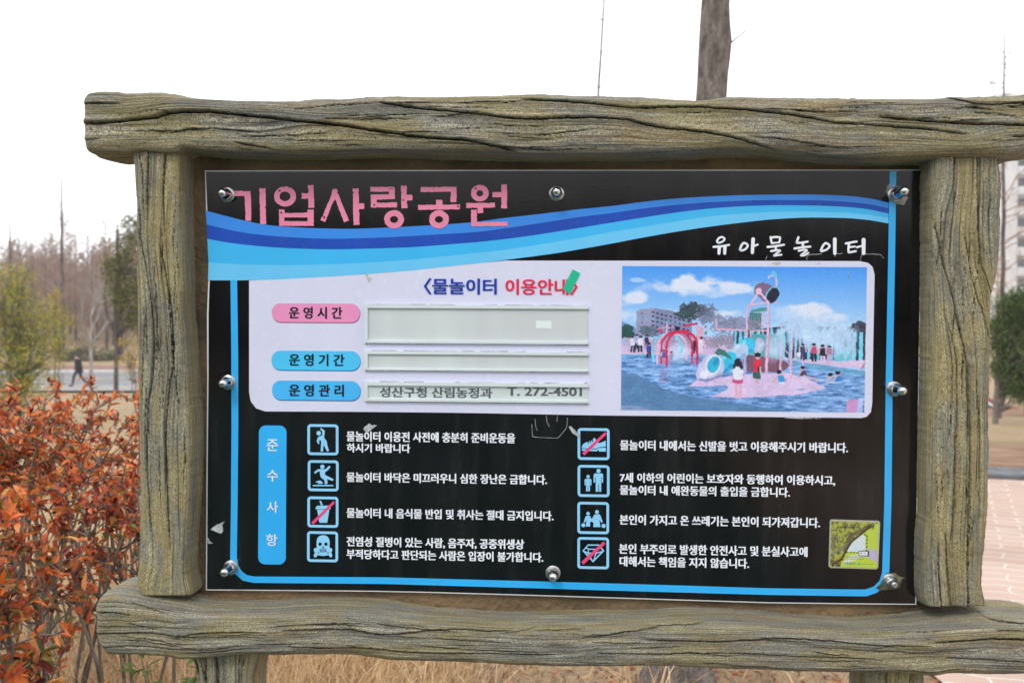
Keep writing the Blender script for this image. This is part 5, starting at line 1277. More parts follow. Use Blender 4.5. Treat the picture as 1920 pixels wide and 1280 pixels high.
# low green sprig under the bottom log
rng = np.random.default_rng(31)
spr = empty("green_sprig", (at_px(310, 2.9), 2.9, 0)); tag(spr, "small green leaved sprig growing in dry grass under the bottom log", "plant")
tb, lv = Tubes(), Leaves(); P, D = [], []
for k in range(5):
    a = rng.uniform(0, 6.28); ax = path((0, 0, 0), (math.cos(a) * .10, math.sin(a) * .08, rng.uniform(.46, .56)), 6, .01); tb.add(ax, np.linspace(.004, .0015, 6), 5)
    for q in range(11): P.append(ax[-1] - np.array([0, 0, rng.uniform(0, .12)])); D.append([rng.normal(), rng.normal(), rng.uniform(-.1, .6)])
n = len(P); lv.add(np.array(P), np.array(D), norm(np.array([0, 0, 1.]) + rng.normal(0, .3, (n, 3))), rng.uniform(.05, .075, n), rng.uniform(.020, .028, n), lin((112, 138, 62)) * rng.uniform(.6, 1.2, (n, 1)), .3)
link("stems", tb.mesh("stems"), M_STEM, spr); link("leaves", lv.mesh("leaves"), M_LEAF, spr)

# ---- dry grass and litter
rng = np.random.default_rng(77)
def blades(n, xr, yr, hr, wr, flat, pal, seed, clump=.0):
    rng = np.random.default_rng(seed)
    x = rng.uniform(*xr, n); y = rng.uniform(*yr, n)
    if clump:
        cx_, cy_ = rng.uniform(*xr, int(n / 45)), rng.uniform(*yr, int(n / 45)); k = rng.integers(0, len(cx_), n)
        x, y = cx_[k] + rng.normal(0, clump, n), cy_[k] + rng.normal(0, clump, n)
    h = rng.uniform(*hr, n); a = rng.uniform(0, 2 * math.pi, n); lean = rng.uniform(*flat, n)
    tv = np.linspace(0, 1, 5); dx, dy = np.cos(a), np.sin(a); sx_, sy_ = -dy, dx
    w = rng.uniform(*wr, n); z0 = gz(x, y) + gnoise(x, y)
    V = np.empty((n, 5, 2, 3))
    for i, t in enumerate(tv):
        bend = lean * t ** 1.6; hz = h * (t * np.sqrt(np.clip(1 - (lean * t * .75) ** 2, .02, 1)))
        ww = w * (1 - t * .85)
        for s_, sg in enumerate((-1, 1)):
            V[:, i, s_, 0] = x + dx * h * bend + sx_ * ww * sg; V[:, i, s_, 1] = y + dy * h * bend + sy_ * ww * sg; V[:, i, s_, 2] = z0 + hz - .01
    b = np.arange(n)[:, None] * 10 + np.arange(4)[None] * 2
    F = np.stack([b, b + 1, b + 3, b + 2], -1).reshape(-1, 4)
    C_ = np.array([lin(c) for c in pal])[rng.integers(0, len(pal), n)] * rng.uniform(.7, 1.2, (n, 1))
    return V.reshape(-1, 3), F, np.repeat(C_, 10, 0)
STRAW = ((234,206,164),(222,190,146),(242,220,184),(204,170,128),(212,180,140),(172,138,102))
parts = [blades(7000, (-2.3, -.55), (2.75, 4.4), (.34, .62), (.0016, .003), (.35, 1.2), STRAW, 6, .07), blades(19000, (-3.2, -.25), (2.4, 6.6), (.22, .52), (.0016, .0032), (.3, 1.15), STRAW, 1, .10), blades(6500, (-1.3, -.22), (2.9, 5.6), (.30, .55), (.0016, .003), (.2, .95), STRAW, 2, .06),
         blades(8000, (-.45, 1.75), (3.4, 8.5), (.03, .10), (.0016, .004), (.8, 1.3), ((206,170,126),(180,142,102),(216,188,150),(150,104,74),(128,82,58),(196,158,116)), 3), blades(45, (.45, .95), (3.6, 3.9), (.2, .42), (.002, .0034), (.5, 1.2), STRAW, 4, .07),
         blades(9000, (-6, 1.6), (6.6, 16), (.08, .2), (.003, .007), (.5, 1.2), STRAW, 5)]
off = 0; VV, FF, CC = [], [], []
for v, f, c in parts: VV.append(v); FF.append(f + off); CC.append(c); off += len(v)
me = np_mesh("dry_grass", np.concatenate(VV), np.concatenate(FF)); vcol(me, np.concatenate(CC))
tag(link("dry_grass", me, attr_mat("straw_blade", .7, .2, translucent=.2)), "tall dry straw coloured grass round the legs of the board", "grass", kind="stuff")
rng = np.random.default_rng(8)
n = 2600; P = np.stack([rng.uniform(-.2, 1.75, n), rng.uniform(2.7, 7.5, n), np.zeros(n)], 1); P[:, 2] = gz(P[:, 0], P[:, 1]) + gnoise(P[:, 0], P[:, 1]) + rng.uniform(.004, .02, n)
lv = Leaves(); a = rng.uniform(0, 6.28, n); D = np.stack([np.cos(a), np.sin(a), rng.normal(0, .25, n)], 1)
lv.add(P, D, norm(np.array([0, 0, 1.]) + rng.normal(0, .35, (n, 3))), rng.uniform(.02, .05, n), rng.uniform(.01, .022, n), np.array([lin(c) for c in ((150,96,62),(124,74,52),(178,134,92),(196,160,120),(104,66,50),(160,84,50))])[rng.integers(0, 6, n)] * rng.uniform(.7, 1.2, (n, 1)), .3, -.1)
tag(link("leaf_litter", lv.mesh("leaf_litter"), M_LEAF), "brown fallen leaves scattered on the dry ground under the board", "leaf litter", kind="stuff")

# ---- trees
def lathe_trunk(name, base_r, top_r, h, lean, seed, mat, parent, flare=0.0, knots=(), n=60, k=22):
    z = np.linspace(0, 1, n); th = np.arange(k) * 2 * math.pi / k
    Zg, Tg = np.meshgrid(z, th, indexing='ij')
    r = base_r * (1 - Zg) + top_r * Zg
    r = r + flare * np.exp(-Zg * h / .22) * (1 + .45 * np.cos(Tg * 5 + seed))
    r = r * (1 + .10 * (fbm(np.cos(Tg) * 2.2 + 9, Zg * h * 3 + np.sin(Tg) * 2.2, seed, 3) - .5)) + .010 * (vnoise(Tg * 7, Zg * h * 2.2, seed + 3) - .5)
    for kz, kt, kr in knots: r = r + kr * np.exp(-((Zg * h - kz) / .09) ** 2) * np.clip(np.cos(Tg - kt), 0, 1) ** 2
    V = np.stack([lean[0] * Zg ** 1.0 + r * np.cos(Tg), lean[1] * Zg + r * np.sin(Tg), Zg * h - .05], -1).reshape(-1, 3)
    i = np.arange(n - 1)[:, None] * k; j = np.arange(k)[None]; j2 = (j + 1) % k
    return link(name, np_mesh(name, V, np.stack([i + j, i + j2, i + k + j2, i + k + j], -1).reshape(-1, 4), True), mat, parent)
# the trunk right behind the board
p = W(1270, 1290, 4.1); top = W(1341, 0, 4.1)
tr = empty("tree", (p.x, 4.1, 0)); tag(tr, "tall bare grey-brown tree trunk rising close behind the top log", "tree", "bare trees behind the board")
hh = 4.2; lx = (top.x - p.x) * hh / top.z
lathe_trunk("trunk", .064, .052, hh, (lx, 0.0), 3, M_BARK, tr, .105, ((2.69, .15, .020), (2.52, .3, .008)))
rng = np.random.default_rng(3); tb = Tubes()
fx = lambda z: lx * z / hh
tb.add(path((fx(2.69) + .06, 0, 2.64), (fx(2.8) + .12, -.02, 2.69), 4, .003), [.004, .003, .0025, .0015], 5); tb.add(path((fx(2.8) + .11, -.02, 2.685), (fx(2.8) + .135, -.02, 2.705), 3, .002), .0015, 4)
for z in (3.2, 3.5, 3.8, 4.0): 
    a = rng.uniform(0, 6.28); tb.add(path((fx(z), 0, z), (fx(z) + math.cos(a) * .7, math.sin(a) * .7, z + .3), 6, .02), np.linspace(.014, .003, 6), 5)
link("branches", tb.mesh("branches"), M_BARK, tr)
# flap of peeling bark
bk = Flat(); 
# slim saplings
def sapling(label, px0, py0, px1, py1, Y, r0, r1, nub, group=None, base_z=None):
    a, b = W(px0, py0, Y), W(px1, py1, Y)
    z0 = float(gz(a.x, Y)); k = (a.z - z0) / max(1e-6, (b.z - a.z)); bx_ = a.x - (b.x - a.x) * k
    o = empty("sapling", (bx_, Y, z0)); tag(o, label, "young tree", group)
    tb = Tubes(); H = b.z - z0; P = path((0, 0, -.03), (b.x - bx_, 0, H), 16, .006); tb.add(P, np.linspace(r0, r1, 16), 7)
    for q in range(nub):
        t = rng.uniform(.35, .98); i = int(t * 15); a_ = rng.uniform(0, 6.28); ln = rng.uniform(.01, .03) * (1 + Y / 20)
        tb.add(path(P[i], P[i] + np.array([math.cos(a_) * ln, math.sin(a_) * ln, ln * .6]), 3, .001), [r1 * .9, r1 * .6, r1 * .3], 4)
    link("trunk", tb.mesh("trunk"), M_BARK, o)
    return o
sapling("thin bare sapling whose tip leans above the top log left of the trunk", 1122, 180, 1134, -25, 9.0, .024, .007, 40)
sapling("grey stake-like young trunk standing in the grass behind the bottom log", 663, 1280, 664, 900, 4.15, .015, .013, 0)

def metaseq(h, r, seed, nb, spread, start=.25, twigs=8, tw=.010, updir=.55, crown_top=1.0, bmat=M_TWIG, tmat=M_BARKD):
    """a bare conifer: straight trunk, many side branches with fine twigs; returns two meshes"""
    rg2 = np.random.default_rng(seed); global rng; rng = rg2
    t1, t2 = Tubes(), Tubes()
    P = path((0, 0, -.2), (rg2.normal(0, .01) * h, 0, h), 18, .012 * h / 10); t1.add(P, r * (1 - np.linspace(0, 1, 18)) ** .8 + .012, 8)
    for q in range(nb):
        t = start + (crown_top - start) * (q + rg2.random()) / nb
        p0 = np.array([np.interp(t, np.linspace(0, 1, 18), P[:, i]) for i in range(3)])
        a = rg2.uniform(0, 6.28); ln = spread * (1 - ((t - start) / (1.001 - start)) ** 1.6) * rg2.uniform(.55, 1.1) + .25
        d = np.array([math.cos(a), math.sin(a), updir * rg2.uniform(.4, 1.4)])
        br = path(p0, p0 + d * ln, 5, .03 * ln, .05 * ln); t2.add(br, np.linspace(tw * 2.2, tw * .8, 5), 4)
        for w in range(twigs):
            i = rg2.uniform(.8, 4); b0 = br[int(i)] + (br[min(4, int(i) + 1)] - br[int(i)]) * (i % 1)
            d2 = norm(d + rg2.normal(0, .75, 3) + [0, 0, .25]); l2 = ln * rg2.uniform(.18, .42)
            tp = path(b0, b0 + d2 * l2, 3, .02 * l2); t2.add(tp, np.array([tw * .9, tw * .7, tw * .45]), 3)
            for w2 in range(2):
                d3 = norm(d2 + rg2.normal(0, .7, 3)); t2.add(np.stack([tp[1], tp[1] + d3 * l2 * .6]), np.array([tw * .6, tw * .4]), 3)
    return t1.mesh("trunk"), t2.mesh("branches")
def put_tree(name, meshes, x, y, s, rz, label, cat, group, mats=(M_BARKD, M_TWIG), names=("trunk", "branches"), zs=1.0):
    o = empty(name, (x, y, float(gz(x, y))), rz); o.scale = (s, s, s * zs); tag(o, label, cat, group)
    for nm, me_, m in zip(names, meshes, mats):
        c = bpy.data.objects.new(nm, me_); COL.objects.link(c); c.parent = o
        if not me_.materials: me_.materials.append(m)
    return o
# landmark bare trees on the slope beyond the road
def landmark(px, py, Y, ytop, r, seed, label, nb=70, spread=2.2, start=.3, twigs=7, tw=.014, **kw):
    p = W(px, py, Y); z0 = float(gz(p.x, Y)); H = W(px, ytop, Y).z - z0
    return put_tree("bare_conifer", metaseq(H, r, seed, nb, spread, start, twigs, tw, **kw), p.x, Y, 1, 0, label, "tree", "bare trees on the slope beyond the road")
landmark(117, 672, 88, 300, .24, 1, "tallest dark bare conifer beyond the road, its spire far above the others", 60, 2.0, .30, 6, .016, crown_top=.74)
landmark(20, 650, 92, 368, .17, 2, "thin bare conifer spire at the far left above the yellow-green tree", 40, 1.6, .3, 5, .014, crown_top=.7)
landmark(105, 655, 93, 520, .16, 3, "short dark trunk just left of the tallest bare conifer", 40, 1.6, .45, 6, .014)
landmark(200, 650, 94, 408, .15, 4, "slender dark bare conifer right of the walking person beyond the road", 60, 1.7, .3, 7, .014)
landmark(228, 640, 97, 430, .14, 5, "bare conifer beyond the road half covered by the left post", 55, 1.9, .3, 7, .014)
protos = [metaseq(12, .13, 20 + k, 95, 2.7, .06, 13, .017, updir=.8) for k in range(4)]
rf = random.Random(12); cnt = 0
spots = []
while len(spots) < 105:
    Y_ = rf.uniform(97, 160); px_ = rf.uniform(-100, 340)
    x_ = at_px(px_, Y_)
    if all((x_ - a) ** 2 + (Y_ - b) ** 2 > 4.5 for a, b in spots): spots.append((x_, Y_))
for k, (x_, Y_) in enumerate(spots):
    zt = W(0, 432 + rf.uniform(0, 70), Y_).z; s_ = max(.45, min(1.5, (zt - float(gz(x_, Y_))) / 12))
    put_tree("bare_conifer", protos[k % 4], x_, Y_, s_, rf.uniform(0, 6), "bare reddish conifer among the brown wood on the far slope", "tree", "bare conifers of the wood on the far slope")

rng = np.random.default_rng(66); lt = metaseq(12, .12, 71, 34, 2.2, .1, 5, .02, updir=.8); rng = np.random.default_rng(67)
def mesh_np(me_):
    v_ = np.empty(len(me_.vertices) * 3); me_.vertices.foreach_get("co", v_); f_ = np.empty(len(me_.loops), int); me_.loops.foreach_get("vertex_index", f_)
    return v_.reshape(-1, 3), f_.reshape(-1, 4)
lt = [mesh_np(m_) for m_ in lt]; VV, FF, off = [], [], 0
for k in range(85):
    Y_ = rng.uniform(100, 165); x_ = at_px(rng.uniform(225, 2100), Y_); s_ = rng.uniform(.6, 1.05); a_ = rng.uniform(0, 6.28)
    if x_ > 55: continue
    Rz = np.array([[math.cos(a_), -math.sin(a_), 0], [math.sin(a_), math.cos(a_), 0], [0, 0, 1]])
    for v_, f_ in lt: VV.append((v_ @ Rz.T) * s_ + [x_, Y_, float(gz(x_, Y_))]); FF.append(f_ + off); off += len(v_)
tag(link("distant_wood", np_mesh("distant_wood", np.concatenate(VV), np.concatenate(FF), True), M_TWIG), "brown leafless wood carrying on along the far slope behind the board", "wood", kind="stuff")
def forked(label, px, py, Y, H, r, seed, group=None, mat=M_BARKL, fork=.36, ang=.55, lev=4):
    """a bare broadleaf that forks"""
    global rng; rng = np.random.default_rng(seed); rg2 = rng
    p = W(px, py, Y); t1, t2 = Tubes(), Tubes()
    P = path((0, 0, -.1), (0, 0, H * fork), 6, .02); t1.add(P, np.linspace(r, r * .75, 6), 7)
    def grow(p0, d, ln, rr_, lv_):
        q = path(p0, p0 + d * ln, 5, .03 * ln, 0); (t1 if lv_ == lev else t2).add(q, np.linspace(rr_, rr_ * .55, 5), 5 if lv_ > 1 else 3)
        if lv_ == 0: return
        for k in range(3 if lv_ > 1 else 4):
            a = rg2.uniform(0, 6.28); d2 = norm(d * 1.0 + np.array([math.cos(a), math.sin(a), .25]) * ang * rg2.uniform(.5, 1.2)); i = rg2.integers(2, 5)
            grow(q[i], d2, ln * rg2.uniform(.5, .8), rr_ * .55, lv_ - 1)
    for k in range(3):
        a = k * 2.1 + rg2.uniform(-.3, .3); grow(P[-1], norm(np.array([math.cos(a) * .7, math.sin(a) * .7, 1.0])), H * .28, r * .62, lev)
    return put_tree("bare_tree", (t1.mesh("trunk"), t2.mesh("branches")), p.x, Y, 1, 0, label, "tree", group, (mat, mat))
forked("pale grey bare tree forking beside the walking person", 171, 722, 53.5, 6.6, .11, 5)
# leafy trees
def leafy(name, label, px, Y, blobs, nleaf, ll, pal, seed, trunk_r, mat=M_STEM, stems=1, base_px=None, cat="tree", shell=.35, needle=False):
    """trunk, limbs and loose crown; blobs are (px, py, radius px) read at the tree's own distance"""
    global rng; rng = np.random.default_rng(seed); rg2 = rng
    x0 = at_px(px, Y); z0 = float(gz(x0, Y)); o = empty(name, (x0, Y, z0)); tag(o, label, cat)
    tb = Tubes(); B = []
    for bx_, by_, br in blobs:
        c = W(bx_, by_, Y); B.append((np.array([c.x - x0, rg2.normal(0, .25) * br * Y / FPX, c.z - z0]), br * Y / FPX))
    ztop = max(b[0][2] + b[1] * .4 for b in B); zmid = np.mean([b[0][2] for b in B]); zlow = min(b[0][2] - b[1] for b in B)
    for s_ in range(stems):
        off_ = np.array([rg2.normal(0, .06), rg2.normal(0, .06), 0]) * (stems > 1)
        tgt = B[s_ % len(B)][0] if stems > 1 else np.array([np.mean([b[0][0] for b in B]) * .2, 0, ztop])
        ax = path(off_ - [0, 0, .1], tgt, 10, .03); tb.add(ax, np.linspace(trunk_r, trunk_r * .3, 10), 7)
        for c, r in B:
            i = int(np.clip(np.argmin(np.linalg.norm(ax - c, axis=1)) - 2, 1, 8))
            for q in range(6):
                e_ = c + rg2.normal(0, .5, 3) * r; tb.add(path(ax[i], e_, 6, .03 * r), np.linspace(trunk_r * .35, trunk_r * .06, 6), 4)
    link("trunk", tb.mesh("trunk"), mat, o)
    vol = np.array([b[1] ** 2 for b in B]); kk = rg2.choice(len(B), nleaf // 8, p=vol / vol.sum())
    d = norm(rg2.normal(0, 1, (len(kk), 3))); rad = np.array([B[k][1] for k in kk])
    cen = np.stack([B[k][0] for k in kk]) + d * (rad * rg2.uniform(0, 1, len(kk)) ** shell)[:, None]
    P = np.repeat(cen, 8, 0) + rg2.normal(0, ll * (1.0 if not needle else .5), (len(kk) * 8, 3)); n = len(P)
    D = rg2.normal(0, 1, (n, 3)) + [0, 0, .3]
    pc = np.array([lin(c) for c in pal]); ci = np.clip(rg2.normal(np.repeat(rg2.uniform(0, len(pal), len(kk)), 8), .8, n), 0, len(pal) - 1).astype(int)
    lv = Leaves(); lv.add(P, D, norm(np.array([0, 0, 1.]) + rg2.normal(0, .6, (n, 3))), rg2.uniform(.7, 1.3, n) * ll, rg2.uniform(.7, 1.2, n) * ll * (.5 if not needle else .16), pc[ci] * rg2.uniform(.75, 1.15, (n, 1)), .2)
    link("crown", lv.mesh("crown"), M_LEAFFAR, o)
    return o
YG = ((172,164,74),(188,174,78),(200,182,82),(154,156,76),(134,146,74),(114,130,70))
leafy("leafy_tree", "yellow green leafy young tree at the left edge above the orange shrubs", 30, 24, [(10,560,60),(30,520,42),(70,610,55),(0,640,70),(60,680,60),(20,600,70),(95,660,34),(30,700,60),(10,735,50),(55,740,45)], 9500, .075, YG, 41, .05, M_STEM, 3)
leafy("leafy_tree", "small yellow leaved bush in front of the tallest conifer left of the person", 108, 29, [(100,590,22),(112,640,24),(125,600,14),(92,690,30),(110,560,12)], 900, .08, ((176,152,52),(190,160,58),(150,140,56)), 42, .03, M_STEM, 2, cat="shrub")
leafy("leafy_tree", "olive green tree with dark staked trunk beside the left post", 217, 49, [(240,520,40),(215,500,26),(250,470,36),(258,560,46),(222,560,22),(238,600,24),(250,430,26)], 5200, .16, ((104,108,44),(122,116,48),(88,96,46),(140,126,52),(70,82,44)), 43, .12, M_BARKD, 1)
leafy("leafy_tree", "yellow leaved shrub touching the left post above the orange shrubs", 250, 30, [(250,650,20),(240,672,18),(255,690,22),(232,640,10)], 500, .08, ((190,160,56),(170,150,56)), 44, .025, M_STEM, 2, cat="shrub")
for px_, py_, Y_, r_, lb in ((122,664,86,14,"low dark green shrub at the foot of the tallest conifer"), (158,656,86,17,"rounded green shrub above the head of the walking person"), (182,668,86,14,"green shrub on the slope just right of the walking person"), (215,665,87,13,"small shrub on the slope between the road and the left post")):
    leafy("slope_shrub", lb, px_, Y_, [(px_, py_, r_), (px_ + r_ * .8, py_ + 5, r_ * .8), (px_ - r_ * .7, py_ + 6, r_ * .7)], 700, .2, ((86,96,60),(104,108,66),(72,80,54),(120,112,74)), 50 + px_, .03, M_STEM, 2, cat="shrub")
# right side
landmark_p = W(1880, 540, 40)
o_ = put_tree("bare_conifer", metaseq(W(0, 28, 40).z - float(gz(landmark_p.x, 40)), .11, 61, 46, 2.6, .25, 5, .012, updir=.35, crown_top=.92), landmark_p.x, 40, 1, 1.0, "thin bare conifer standing in front of the apartment block right of the board", "tree", None)
leafy("pine_tree", "round green pine beside the right post in front of the apartment block", 1868, 22, [(1884,575,24),(1912,566,28),(1940,572,30),(1876,612,26),(1905,608,26),(1936,616,30),(1968,600,32),(1880,652,26),(1912,650,28),(1944,660,30),(1980,650,34),(1872,690,22),(1900,694,26),(1930,704,28),(1962,700,32),(1890,728,18),(1920,738,22),(1996,620,30)], 26000, .12, ((94,116,66),(114,134,76),(76,96,56),(128,144,84),(56,74,46)), 45, .065, M_BARK, 1, needle=True, shell=.55)
leafy("pine_tree", "dark low pine behind the round pine on the right", 1925, 27, [(1900,715,24),(1930,705,30),(1960,715,34),(1890,690,22),(1990,700,40)], 7000, .13, ((54,68,44),(42,54,38),(66,82,48)), 46, .05, M_BARKD, 1, needle=True)
sapling("slim pale trunk right of the pine trunk on the bank", 1875, 782, 1877, 690, 25, .045, .03, 0)

rng = np.random.default_rng(90); lv = Leaves(); n = 26000
xx = rng.uniform(-55, 55, n); top_ = 4.1 + 1.8 * (fbm(xx * .12, xx * 0, 71, 3) - .4) - .06 * np.clip(xx, -20, 25); zz = top_ * rng.uniform(0, 1, n) ** .8
P = np.stack([xx, -27 + rng.normal(0, 1.2, n), zz], 1)
lv.add(P, rng.normal(0, 1, (n, 3)), norm(rng.normal(0, 1, (n, 3))), rng.uniform(.5, 1.0, n), rng.uniform(.35, .6, n), lin((58, 66, 48)) * rng.uniform(.6, 1.2, (n, 1)), .2)
tag(link("wood_edge", lv.mesh("wood_edge"), M_LEAFFAR), "dark edge of the wood facing the board, mirrored in its black film", "wood", kind="stuff")

# ------------------------------------------------------------------ buildings
M_WALL = noise_mat("painted_concrete", (.62, .61, .62), (.72, .71, .72), .6, .9, .05); M_WALL2 = noise_mat("pale_parapet", (.58, .58, .60), (.68, .68, .69), .8, .9)
M_GLASS = noise_mat("window_glass", (.05, .06, .07), (.13, .15, .17), .5, .12, spec=.6); M_FRAME = noise_mat("window_frame", (.28, .24, .22), (.36, .31, .29), 2, .6); M_ROOFB = noise_mat("blue_grey_roof", (.10, .13, .19), (.16, .19, .26), 1, .7)
def bxm(acc, x0, x1, y0, y1, z0, z1):
    V, F = acc; b = len(V)
    V.extend([(x, y, z) for z in (z0, z1) for x, y in ((x0, y0), (x1, y0), (x1, y1), (x0, y1))])
    F.extend([(b, b + 3, b + 2, b + 1), (b + 4, b + 5, b + 6, b + 7), (b, b + 1, b + 5, b + 4), (b + 1, b + 2, b + 6, b + 5), (b + 2, b + 3, b + 7, b + 6), (b + 3, b, b + 4, b + 7)])
def block(label, x0, x1, y, zb, ztop, fh, first_w, bay, gap, roof=None):
    o = empty("apartment_block", ((x0 + x1) / 2, y, zb)); tag(o, label, "apartment building"); ox = (x0 + x1) / 2
    dpt = 12; a = ([], [])
    bxm(a, x0 - ox, x1 - ox, 0, dpt, -1, ztop - zb); link("wall", np_mesh("wall", *a), M_WALL, o)
    a = ([], []); bxm(a, x0 - ox - .3, x1 - ox + .3, -.3, dpt + .3, ztop - zb + .02, ztop - zb + .9); rf_ = link("roof", np_mesh("roof", *a), M_WALL2, o)
    if roof:
        V = [(-3, 2, 0), (3, 2, 0), (3, 8, 0), (-3, 8, 0), (0, 2, 3.0), (0, 8, 3.0)]; V = [(v[0] + roof, v[1], v[2] + ztop - zb + .92) for v in V]
        link("stair_roof", np_mesh("stair_roof", V, [(0, 1, 4), (3, 5, 2), (0, 4, 5, 3), (1, 2, 5, 4), (0, 3, 2, 1)]), M_ROOFB, rf_)
    nfl = int((ztop - zb) / fh); xw = x0 + first_w; wi = 0; proto_w = proto_p = None
    while xw + bay < x1 and wi < 100:
        for k in range(nfl):
            if wi >= 100: break
            z = zb + k * fh + 1.15
            a = ([], []); bxm(a, 0, bay, -.04, .02, 0, fh - 1.45)
            if proto_w is None:
                proto_w = np_mesh("window", *a); proto_w.materials.append(M_GLASS)
                f = ([], [])
                for q in range(4): bxm(f, q * bay / 3 - .05 if q else 0, q * bay / 3 + .05 if q < 3 else bay, -.09, -.042, 0, fh - 1.45)
                bxm(f, .06, bay - .06, -.085, -.043, fh - 1.55, fh - 1.45); bxm(f, .06, bay - .06, -.085, -.043, 0, .1)
                proto_p = np_mesh("frame", *f); proto_p.materials.append(M_FRAME)
                s = ([], []); bxm(s, -.15, bay + .15, -.75, -.005, -1.12, -.08); proto_s = np_mesh("balcony", *s); proto_s.materials.append(M_WALL2)
            for nm, me_ in (("window", proto_w),):
                w_ = bpy.data.objects.new(nm, me_); COL.objects.link(w_); w_.parent = o; w_.location = (xw - ox, 0, z - zb)
                f_ = bpy.data.objects.new("frame", proto_p); COL.objects.link(f_); f_.parent = w_
                s_ = bpy.data.objects.new("balcony", proto_s); COL.objects.link(s_); s_.parent = w_
            wi += 1
        xw += bay + gap
    return o
Yb = 130; bx0 = at_px(1872, Yb)
block("pale grey apartment block behind the bare conifer at the right edge", bx0, bx0 + 34, Yb, float(gz(bx0, Yb)) - 2, W(0, 190, Yb).z, 2.62, 2.35, 3.6, .9)
Yc = 210; cx0 = at_px(1622, Yc)
block("distant apartment tower hidden behind the board except its roof tip", cx0 - 13, cx0 + 13, Yc, float(gz(cx0, Yc)) - 2, W(0, 207, Yc).z, 2.8, 1.5, 3.6, 1.2, roof=0.0)

# ------------------------------------------------------------------ cars on the lower parking ground
def car(label, x, y, rz, paint):
    z = float(gz(x, y)); o = empty("parked_car", (x, y, z), rz); tag(o, label, "car", "cars parked below the bank on the right")
    M = print_mat("car_paint_" + ("red" if paint[0] > 150 and paint[1] < 100 else "white"), paint, .2)
    def prof(pts, hw, name, mat, inset=0.0):
        bm = bmesh.new(); A = [bm.verts.new((px_, -hw, pz)) for px_, pz in pts]; B_ = [bm.verts.new((px_, hw, pz)) for px_, pz in pts]; n = len(pts)
        bm.faces.new(A); bm.faces.new(B_[::-1])
        for i in range(n): bm.faces.new((A[i], B_[i], B_[(i + 1) % n], A[(i + 1) % n]))
        bmesh.ops.recalc_face_normals(bm, faces=bm.faces[:]); bmesh.ops.bevel(bm, geom=bm.edges[:], offset=.05, segments=2, affect='EDGES')
        me = bpy.data.meshes.new(name); bm.to_mesh(me); bm.free(); return link(name, me, mat, o, True)
    prof([(-2.15,.30),(-2.2,.75),(-2.05,.92),(-1.0,.98),(1.0,.95),(2.0,.80),(2.2,.62),(2.18,.28)], .86, "body", M)
    prof([(-1.75,.94),(-1.15,1.40),(.35,1.42),(1.1,.93)], .74, "cabin", M)
    prof([(-1.58,1.0),(-1.1,1.34),(.32,1.36),(.92,1.0)], .752, "window", M_GLASS)
    prof([(.50,1.0),(.42,1.34),(.50,1.36),(1.07,.99)], .66, "windscreen", M_GLASS)
    for sx_ in (-1.35, 1.38):
        for sy_ in (-.80, .80):
            V, F = lathe([(.05, -.09), (.30, -.10), (.33, -.06), (.33, .06), (.30, .10), (.05, .09)], 20)
            w_ = link("wheel", np_mesh("wheel", V, F, True), M_INKD, o); w_.location = (sx_, sy_, .33)
            V, F = lathe([(.02, .115), (.19, .118), (.2, .10)], 16); r_ = link("rim", np_mesh("rim", V, F, True), M_WASH, w_); r_.rotation_euler = (0, 0, 0 if sy_ < 0 else math.pi)
    for sy_ in (-.6, .6):
        a = ([], []); bxm(a, 2.10, 2.22, sy_ - .16, sy_ + .16, .58, .70); link("headlight", np_mesh("headlight", *a), M_WALL2, o)
    return o
c1 = W(1914, 755, 43); car("white parked car with its bonnet peeping past the right post", c1.x - 2.2, 43, 0.0, (226, 228, 232))
c2 = W(1906, 745, 48); car("red parked car behind the white one, mostly hidden by the right post", c2.x - 2.2, 48, 0.0, (200, 46, 40))

